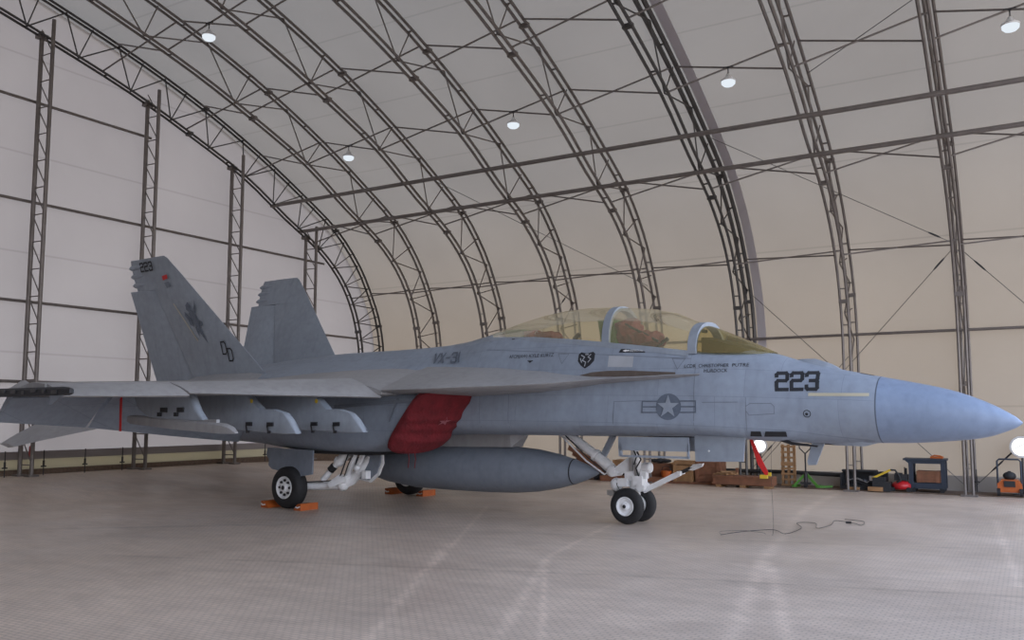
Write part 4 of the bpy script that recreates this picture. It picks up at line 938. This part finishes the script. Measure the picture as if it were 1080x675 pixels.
# ---- main landing gear
for s in (-1, 1):
    mg = part('main_gear_leg', MB().tube([(-4.45, s*.95, 1.1), (-5.0, s*1.1, .5), (-5.22, s*1.18, .40)], [.10, .09, .08], 12).tube([(-5.15, s*1.15, .42), (-5.7, s*1.32, .39), (-6.03, s*1.45, .37)], [.085, .075, .06], 12)
              .sphere((-5.15, s*1.16, .43), .115, 12), M['gear_white'])
    ty = wheel('main_tyre', (-6.03, s*1.62, .372), .372, .27, .20, s, mg, bolts=8)
    part('shock_strut', MB().tube([(-4.95, s*1.15, 1.06), (-5.22, s*1.25, .80)], .085, 14).tube([(-5.22, s*1.25, .80), (-5.5, s*1.32, .50)], .055, 12).lathe((-5.16, s*1.23, .86), (-.62, s*.2, -.75), [(0, .10), (.05, .10)], 14), M['gear_white'], mg)
    part('strut_sleeve', MB().tube([(-5.26, s*1.27, .76), (-5.34, s*1.29, .68)], .07, 12), M['dark'], mg)
    part('side_brace', MB().tube([(-4.75, s*1.25, 1.05), (-4.98, s*1.2, .62), (-5.1, s*1.18, .45)], .05, 10).bar((-4.6, s*1.2, 1.05), (-4.8, s*1.2, .66), .06).sphere((-4.72, s*1.26, .74), .06, 10).box((-4.6, s*1.15, .62), (.1, .12, .14)), M['gear_white'], mg)
    part('brake_line', MB().tube([(-4.7, s*1.32, 1.05), (-4.85, s*1.34, .8), (-5.0, s*1.3, .55), (-5.3, s*1.36, .5), (-5.8, s*1.42, .46)], .010, 6).tube([(-4.86, s*1.3, 1.05), (-5.0, s*1.32, .72), (-5.12, s*1.3, .5)], .012, 6), M['dark'], mg)
    part('torque_link', MB().prism([(-4.95, s*1.28, .60), (-5.1, s*1.28, .62), (-5.32, s*1.36, .46), (-5.25, s*1.36, .38), (-5.0, s*1.28, .48)], (0, .05, 0)), M['gear_white'], mg)
    part('main_gear_door', MB().prism([(-4.30, s*1.05, 1.08), (-4.72, s*1.05, 1.08), (-4.92, s*1.02, .52), (-4.60, s*1.02, .48), (-4.38, s*1.05, .62), (-4.28, s*1.05, .82)], (0, .035, 0)), M['gear_white'], smooth=False)
    part('main_gear_door', MB().prism([(-4.32, s*1.08, 1.08), (-4.70, s*1.08, 1.08), (-4.88, s*1.05, .54), (-4.62, s*1.05, .52), (-4.42, s*1.08, .65), (-4.32, s*1.08, .84)], (0, .03, 0)), M['paint_dark'], smooth=False)
    part('main_gear_door', MB().prism([(-6.72, s*1.55, 1.06), (-5.50, s*1.55, 1.04), (-5.46, s*1.6, .62), (-5.7, s*1.62, .58), (-6.5, s*1.62, .68), (-6.62, s*1.6, .74), (-6.64, s*1.58, .86), (-6.74, s*1.56, .93)], (0, .03, 0)), M['paint_dark'], smooth=False)
    part('main_gear_bay', MB().box((-5.3, s*1.05, 1.0), (2.2, .75, .05)), M['dark'])
    for x0, d in ((-6.47, 'behind'), (-5.58, 'in front of')):
        nm = ('near' if s < 0 else 'far')
        loc = Vector((x0, s*1.62, 0)); ca, sa = math.cos(AR), math.sin(AR)
        t = thing('wheel_chock', 'orange wooden wheel chock on the floor %s the %s main wheel' % (d, nm), 'chock', (AL[0]+loc.x*ca-loc.y*sa, AL[1]+loc.x*sa+loc.y*ca, 0), AR, 'orange wheel chocks')
        sg = 1 if x0 < -6 else -1
        MB().prism([(-.08*sg, 0, 0), (.11*sg, 0, 0), (.08*sg, 0, .05), (0, 0, .115), (-.08*sg, 0, .12)], (0, .40, 0)).build('block', M['orange'], t, smooth=False)
        MB().box((-.04*sg, -.05, .12), (.06, .2, .008)).build('worn_top', M['wood_red'], t)
        MB().tube([(-.06*sg, -.205, .07), (-.02*sg, -.215, .05), (.04*sg, -.215, .06)], .012, 6).build('rope', M['decal_white'], t)
# tailhook and far end
part('tail_hook', MB().tube([(-9.2, 0, 1.25), (-11.8, 0, 1.32)], .045, 10).prism([(-11.8, 0, 1.38), (-12.0, 0, 1.3), (-11.9, 0, 1.2), (-11.75, 0, 1.26)], (0, .1, 0)), M['steel_dark'])

_n0 = set(bpy.data.objects)
# ================================================================== THINGS ALONG THE SIDE WALL
def crate(name, label, cat, loc, d, mat, rz=0, planks=3, group=None):
    t = thing(name, label, cat, loc, rz, group)
    MB().box((0, 0, d[2]/2), (d[0]*.97, d[1]*.97, d[2]*.98)).build('body', M[mat], t, smooth=False)
    for sy in (-1, 1):
        mb = MB()
        for k in range(planks):
            z = d[2]*(k+.5)/planks; mb.box((0, sy*d[1]/2, z), (d[0], .02, d[2]/planks*.88))
        for sx in (-1, 1): mb.box((sx*(d[0]/2-.05), sy*(d[1]/2+.018), d[2]/2), (.08, .02, d[2]))
        mb.build('planking', M[mat], t, smooth=False)
    return t
t = crate('wooden_crate', 'brown wooden crate with flat face beside the long timber box', 'crate', (-7.425, 22.715, -.112), (.62, .45, .50), 'wood_red')
t = crate('wooden_crate', 'brown wooden crate under a pale plank lid, left of the flat-faced one', 'crate', (-8.085, 22.66, -.112), (.5, .45, .40), 'wood')
MB().box((0, 0, .435), (.58, .5, .04)).box((-.05, .05, .475), (.45, .3, .04)).build('lid', M['wood'], t)
t = thing('timber_box', 'long low reddish timber box below the nose gear door, on skids', 'box', (-6.32, 22.0, -.165))
MB().box((0, 0, .17), (1.35, .4, .2)).build('body', M['wood_red'], t, smooth=False)
MB().box((0, -.21, .25), (1.4, .02, .035)).box((0, -.21, .10), (1.4, .02, .035)).build('batten', M['wood_red'], t)
for k in (-.55, 0, .55): MB().box((k, 0, .035), (.12, .42, .07)).build('skid', M['wood'], t)
t = thing('timber_pile', 'small pile of cut planks on the long timber box', 'planks', (-6.74, 22.05, .132))
for k in range(5): MB().box((-.1+.05*k, .02*k, .02+.03*(k % 3)), (.5-.05*k, .07, .03), Matrix.Rotation(.3*k, 3, 'Z')).build('plank', M['wood'], t)
MB().box((.2, 0, .12), (.06, .05, .1)).box((-.2, 0, .1), (.05, .05, .14)).build('block', M['wood_red'], t)
t = thing('flat_pallet', 'low reddish pallet under the two brown crates', 'pallet', (-7.81, 22.66, -.167))
MB().box((0, 0, .04), (1.3, .6, .02)).build('deck', M['wood_red'], t)
for k in (-.25, 0, .25): MB().box((0, k, .015), (1.3, .08, .03)).build('runner', M['wood_red'], t)
t = thing('standing_pallet', 'wooden pallet stood on end beside the green pallet jack', 'pallet', (-5.423, 22.792, -.167))
for k in (-.13, 0, .13): MB().box((k, .06, .49), (.05, .09, .97)).build('stringer', M['wood'], t, smooth=False)
mb = MB()
for k in range(8): mb.box((0, 0, .05+k*.125), (.33, .02, .045))
mb.box((0, 0, .52), (.33, .022, .07)).build('deck_boards', M['wood'], t, smooth=False)
t = thing('pallet_jack', 'lime green pallet jack with a looped black handle', 'pallet jack', (-4.95, 22.605, -.167))
for s in (-1, 1): MB().bar((0, 0, .34), (s*.26, -.03, .05), .05, .05).bar((s*.26, -.03, .045), (s*.24, .3, .045), .1, .05).build('fork', M['green'], t)
MB().bar((.2, 0, .04), (.55, .1, .06), .07, .05).build('fork', M['green'], t)
MB().tube([(0, -.02, .05), (0, -.02, .36)], .045, 10).box((0, -.04, .12), (.22, .08, .05)).build('pump', M['steel_dark'], t)
MB().lathe((-.035, -.05, .06), (1, 0, 0), [(0, .06), (.07, .06)], 14).build('steer_wheel', M['tyre'], t)
MB().tube([(0, -.02, .34), (0, -.02, .80)], .018, 8).tube([(0, -.02, .78), (-.12, -.02, .9), (-.13, -.02, .98), (-.06, -.02, 1.0), (.06, -.02, 1.0), (.13, -.02, .98), (.12, -.02, .9), (0, -.02, .78)], .014, 6).build('handle', M['dark'], t)
# white work lamps
def work_lamp(loc, r, label, hz):
    t = thing('work_lamp', label, 'lamp', loc, 0, 'round white work lamps')
    MB().lathe((0, 0, 0), (0, -1, 0), [(-.12, r*.5), (-.05, r*.9), (0, r), (.02, r*.98), (.02, r*.86)], 28).build('housing', M['lamp_rim'], t)
    MB().lathe((0, -.012, 0), (0, -1, 0), [(0, r*.88), (.02, r*.7), (.03, r*.1)], 24).build('lens', M['lamp_bright'], t)
    MB().bar((-r*.7, -.045, -r*.2), (r*.5, -.045, r*.45), .012).build('guard_bar', M['steel_dark'], t)
    MB().tube([(0, .06, 0), (0, .08, -hz)], .02, 8).box((0, .08, -hz+.01), (.4, .3, .02)).build('stand', M['steel_dark'], t)
work_lamp((-.264, 22.99, .933), .225, 'large round white work lamp at the right edge, above the orange compressor', .98)
work_lamp((-6.16, 22.88, .856), .185, 'round white work lamp seen under the nose beside the red ribbon', .91)
# black crate with hoses
t = thing('equipment_crate', 'black open crate full of hoses at the foot of the seventh arch', 'crate', (-3.62, 22.8, -.145))
MB().box((0, 0, .05), (.95, .4, .08)).box((0, .18, .22), (.95, .03, .34)).box((-.46, 0, .2), (.03, .38, .3)).box((.46, 0, .16), (.03, .38, .22)).box((-.1, .1, .40), (.72, .25, .04)).build('body', M['dark'], t)
for k in range(4): MB().tube([(-.4+.12*k, -.18, .1+.03*k), (-.2+.12*k, -.24, .22), (.0+.12*k, -.18, .12), (.2+.08*k, -.22, .08+.04*k)], .018, 6).build('hose', M['steel_dark'], t)
MB().tube([(-.3, -.2, .2), (-.1, -.24, .25), (.1, -.22, .17), (.2, -.24, .28)], .02, 6).box((.2, -.22, .26), (.1, .08, .1)).box((-.15, -.22, .14), (.06, .05, .12)).build('fitting', M['metal'], t)
t = thing('floor_block', 'small brown wooden block on the ground before the black crate', 'block', (-3.3, 22.36, -.145))
MB().box((0, 0, .05), (.3, .12, .09)).box((-.45, 0, .04), (.25, .1, .06)).build('block', M['wood'], t); 
t = thing('jack_handle', 'yellow bent lever jack between the black crate and the red machine', 'jack', (-3.17, 22.45, -.145))
MB().bar((-.2, 0, .26), (.18, 0, .46), .035, .045).build('lever', M['yellow'], t)
MB().tube([(.18, 0, .46), (.27, 0, .46), (.34, 0, .36), (.38, 0, .24), (.30, 0, .2)], .02, 8).build('hose', M['dark'], t)
MB().box((.0, .05, .10), (.36, .3, .2)).box((-.05, .05, .24), (.26, .2, .1)).build('base', M['dark'], t)
t = thing('red_machine', 'small red engine machine with black top beside the steel cart', 'machine', (-2.76, 22.62, -.145))
blob_ = bmesh.new(); bmesh.ops.create_uvsphere(blob_, u_segments=20, v_segments=12, radius=1)
for v in blob_.verts: v.co = Vector((v.co.x*.2, v.co.y*.2, .12+max(v.co.z, -.6)*.12))
finish('cowl', blob_, M['mower_red'], t)
MB().box((0, 0, .30), (.26, .2, .12)).box((-.05, 0, .37), (.14, .14, .05)).tube([(.1, 0, .36), (.1, 0, .5)], .02, 8).build('engine', M['dark'], t)
for k in (-.16, .16): MB().lathe((k, -.16, .05), (0, 1, 0), [(0, .05), (.05, .05)], 12).build('wheel', M['tyre'], t)
t = thing('steel_cart', 'blue-grey steel cart with flat top and open frame', 'cart', (-2.2, 22.825, -.145))
MB().box((-.04, 0, .69), (.84, .5, .04)).box((.0, -.2, .64), (.7, .04, .07)).prism([(-.46, -.24, .70), (-.36, -.24, .70), (-.34, -.24, .60)], (0, .04, 0)).build('top', M['blue_grey'], t, smooth=False)
for sx in (-1, 1):
    for sy in (-1, 1):
        MB().box((sx*.31, sy*.2, .38), (.09, .06, .60)).build('leg', M['blue_grey'], t, smooth=False)
        MB().lathe((sx*.28, sy*.2-.02, .055), (0, 1, 0), [(0, .055), (.04, .055)], 14).build('caster', M['tyre'], t)
MB().box((0, 0, .14), (.66, .44, .12)).build('shelf', M['blue_grey'], t, smooth=False)
crate('cardboard_box', 'dark brown slatted box on the lower shelf of the steel cart', 'box', (-2.178, 22.792, .086), (.46, .32, .24), 'wood_red', 0, 4)
t = thing('orange_tool', 'orange handled tool lying on top of the steel cart', 'tool', (-2.002, 22.77, .636))
MB().box((0, 0, .025), (.24, .1, .04)).tube([(-.12, 0, .03), (-.04, 0, .07), (.06, 0, .06), (.14, 0, .03)], .016, 6).build('body', M['orange'], t)
t = thing('air_compressor', 'orange wheeled compressor with tall black frame at the right edge', 'compressor', (-.528, 22.66, -.145))
MB().loft([[(x, y, z) for x, y in ((-w, -.2), (w, -.2), (w, .2), (-w, .2))] for w, z in ((.22, .08), (.22, .25), (.16, .30), (.15, .33))]).build('body', M['orange'], t, smooth=False)
MB().box((0, -.21, .25), (.2, .02, .12)).sphere((0, 0, .40), .11, 12, (1.1, .8, .8)).box((0, 0, .47), (.06, .05, .06)).build('engine', M['dark'], t)
MB().tube([(-.21, -.1, .2), (-.21, -.1, .70), (-.17, -.1, .74), (.17, -.1, .74), (.21, -.1, .70), (.21, -.1, .2)], .018, 8).build('frame', M['blue_grey'], t)
for k in (-.2, .2): MB().lathe((k-.03, -.2, .08), (1, 0, 0), [(0, .08), (.06, .08)], 16).build('wheel', M['tyre'], t)
# clutter seen between the tank and the nose wheel
t = thing('plank_stack', 'reddish plank stack leaning behind the nose gear brace', 'planks', (-11, 22.55, -.167), 0)
for k in range(4): MB().box((.1*k-.1, .05*k, .62-.14*k), (.9, .05, .12), Matrix.Rotation(.42, 3, 'Y')).build('plank', M['wood_red'], t, smooth=False)
MB().box((-.3, .15, .36), (.07, .07, .72)).box((.2, .15, .2), (.07, .07, .4)).build('prop', M['wood'], t)
t = thing('floor_jack', 'low black trolley jack on the floor behind the nose gear', 'jack', (-10.285, 22.55, -.167))
MB().box((0, 0, .1), (.7, .3, .1)).box((.1, 0, .2), (.3, .2, .12)).tube([(.3, 0, .2), (.55, 0, .12)], .03, 8).build('body', M['dark'], t)
for k in (-.3, .3): MB().lathe((k, -.17, .06), (0, 1, 0), [(0, .06), (.06, .06)], 12).build('wheel', M['tyre'], t)
crate('wooden_crate', 'orange-brown crate just left of the nose gear strut', 'crate', (-9.9, 22.825, -.167), (.55, .4, .52), 'wood')
crate('wooden_crate', 'tall dark brown crate behind the launch bar of the nose gear', 'crate', (-8.855, 22.825, -.167), (.6, .4, .46), 'wood_red')
t = thing('orange_bucket', 'orange bucket just right of the launch bar tip', 'bucket', (-8.558, 22.44, -.167))
MB().lathe((0, 0, 0), (0, 0, 1), [(0, .10), (.02, .11), (.30, .14), (.30, .125), (.04, .1)], 20).build('body', M['orange'], t)
MB().tube([(-.13, 0, .29), (-.1, 0, .38), (0, 0, .42), (.1, 0, .38), (.13, 0, .29)], .008, 6).build('handle', M['steel_dark'], t)
t = thing('tool_heap', 'heap of black tool bags on the crate behind the launch bar', 'bags', (-8.855, 22.77, .35))
for k in range(3):
    b_ = bmesh.new(); bmesh.ops.create_icosphere(b_, subdivisions=2, radius=1)
    for v in b_.verts: v.co = Vector((v.co.x*.14-.15+.15*k, v.co.y*.12, .05+v.co.z*(.05+.015*(k % 2))))
    finish('bag', b_, M['dark'], t)
crate('long_bench', 'low dark red bench box along the wall behind the nose wheel', 'box', (-9.46, 22.33, -.167), (1.7, .3, .14), 'wood_red', 0, 1)
for o_ in set(bpy.data.objects)-_n0:
    if o_.type == 'EMPTY': o_.scale = (1.1,)*3
# grounding wire from the nose to the floor
def Wd(p): return Vector(p)
wire = [(-3.15, 12.3, 1.25), (-3.16, 12.3, .75), (-3.17, 12.35, .03), (-3.35, 12.5, .012), (-3.65, 12.6, .012), (-3.9, 12.35, .012), (-3.8, 12.0, .012)]
MBw = MB().tube(catmull([Vector(p) for p in wire], 5), .0022, 5)
w2 = [(-3.8, 12.0, .012), (-3.6, 12.55, .012), (-3.3, 12.9, .012), (-3.05, 12.55, .012), (-3.0, 13.3, .012), (-3.2, 13.9, .012), (-2.95, 14.0, .012), (-2.8, 13.4, .012), (-2.7, 13.9, .012), (-2.75, 14.5, .012), (-2.45, 14.3, .012), (-2.3, 14.1, .012), (-2.35, 14.6, .012), (-2.65, 14.75, .012)]
MBw.tube(catmull([Vector(p) for p in w2], 5), .0045, 5); MBw.box((-2.5, 14.2, .03), (.08, .04, .03))
tag(MBw.build('grounding_wire', M['steel_dark']), 'thin grounding wire trailing from the nose and snaking on the floor', 'wire')


# ================================================================== LIGHT, SKY, CAMERA
WS = 4.0
w = bpy.data.worlds.new('daylight'); SC.world = w; w.use_nodes = True
nt = w.node_tree; nt.nodes.clear(); N, L = nt.nodes, nt.links
o = N.new('ShaderNodeOutputWorld'); b = N.new('ShaderNodeBackground'); L.new(b.outputs[0], o.inputs[0])
tc = N.new('ShaderNodeTexCoord'); sp = N.new('ShaderNodeSeparateXYZ'); L.new(tc.outputs['Generated'], sp.inputs[0])
cr = N.new('ShaderNodeValToRGB'); mr = N.new('ShaderNodeMapRange'); L.new(sp.outputs[2], mr.inputs[0]); mr.inputs[1].default_value = -.15; mr.inputs[2].default_value = .9
L.new(mr.outputs[0], cr.inputs[0]); L.new(cr.outputs[0], b.inputs[0])
e = cr.color_ramp.elements
e[0].position = .0; e[0].color = (.25, .21, .17, 1); e[1].position = 1.; e[1].color = (.38, .58, 1., 1)
x = cr.color_ramp.elements.new(.14); x.color = (.42, .38, .34, 1)
x = cr.color_ramp.elements.new(.2); x.color = (.97, .95, .97, 1)
x = cr.color_ramp.elements.new(.5); x.color = (.70, .80, 1.0, 1)
b.inputs[1].default_value = WS
sun = bpy.data.lights.new('sun', 'SUN'); sun.energy = 5.; sun.angle = math.radians(1); sun.color = (1., .9, .78)
so = bpy.data.objects.new('sun', sun); COL.objects.link(so); so.rotation_euler = (math.radians(-74), 0, math.radians(25))
cam = bpy.data.cameras.new('camera'); co = bpy.data.objects.new('camera', cam); COL.objects.link(co)
FPX = 917.0; PIT = math.atan(85/FPX); YAW = math.atan(550/FPX*math.cos(PIT))
cam.sensor_width = 36; cam.lens = FPX/1080*36; cam.shift_y = (352-337.5)/1080; cam.clip_end = 300
co.location = (0, 0, 1.672); co.rotation_euler = (PI/2+PIT, 0, YAW)
SC.camera = co
SC.view_settings.view_transform = 'Standard'; SC.view_settings.look = 'None'; SC.view_settings.gamma = 1; SC.view_settings.exposure = -.05
SC.view_settings.use_curve_mapping = False
SC.cycles.use_denoising = True
SC.cycles.max_bounces = 8; SC.cycles.diffuse_bounces = 4; SC.cycles.transparent_max_bounces = 12
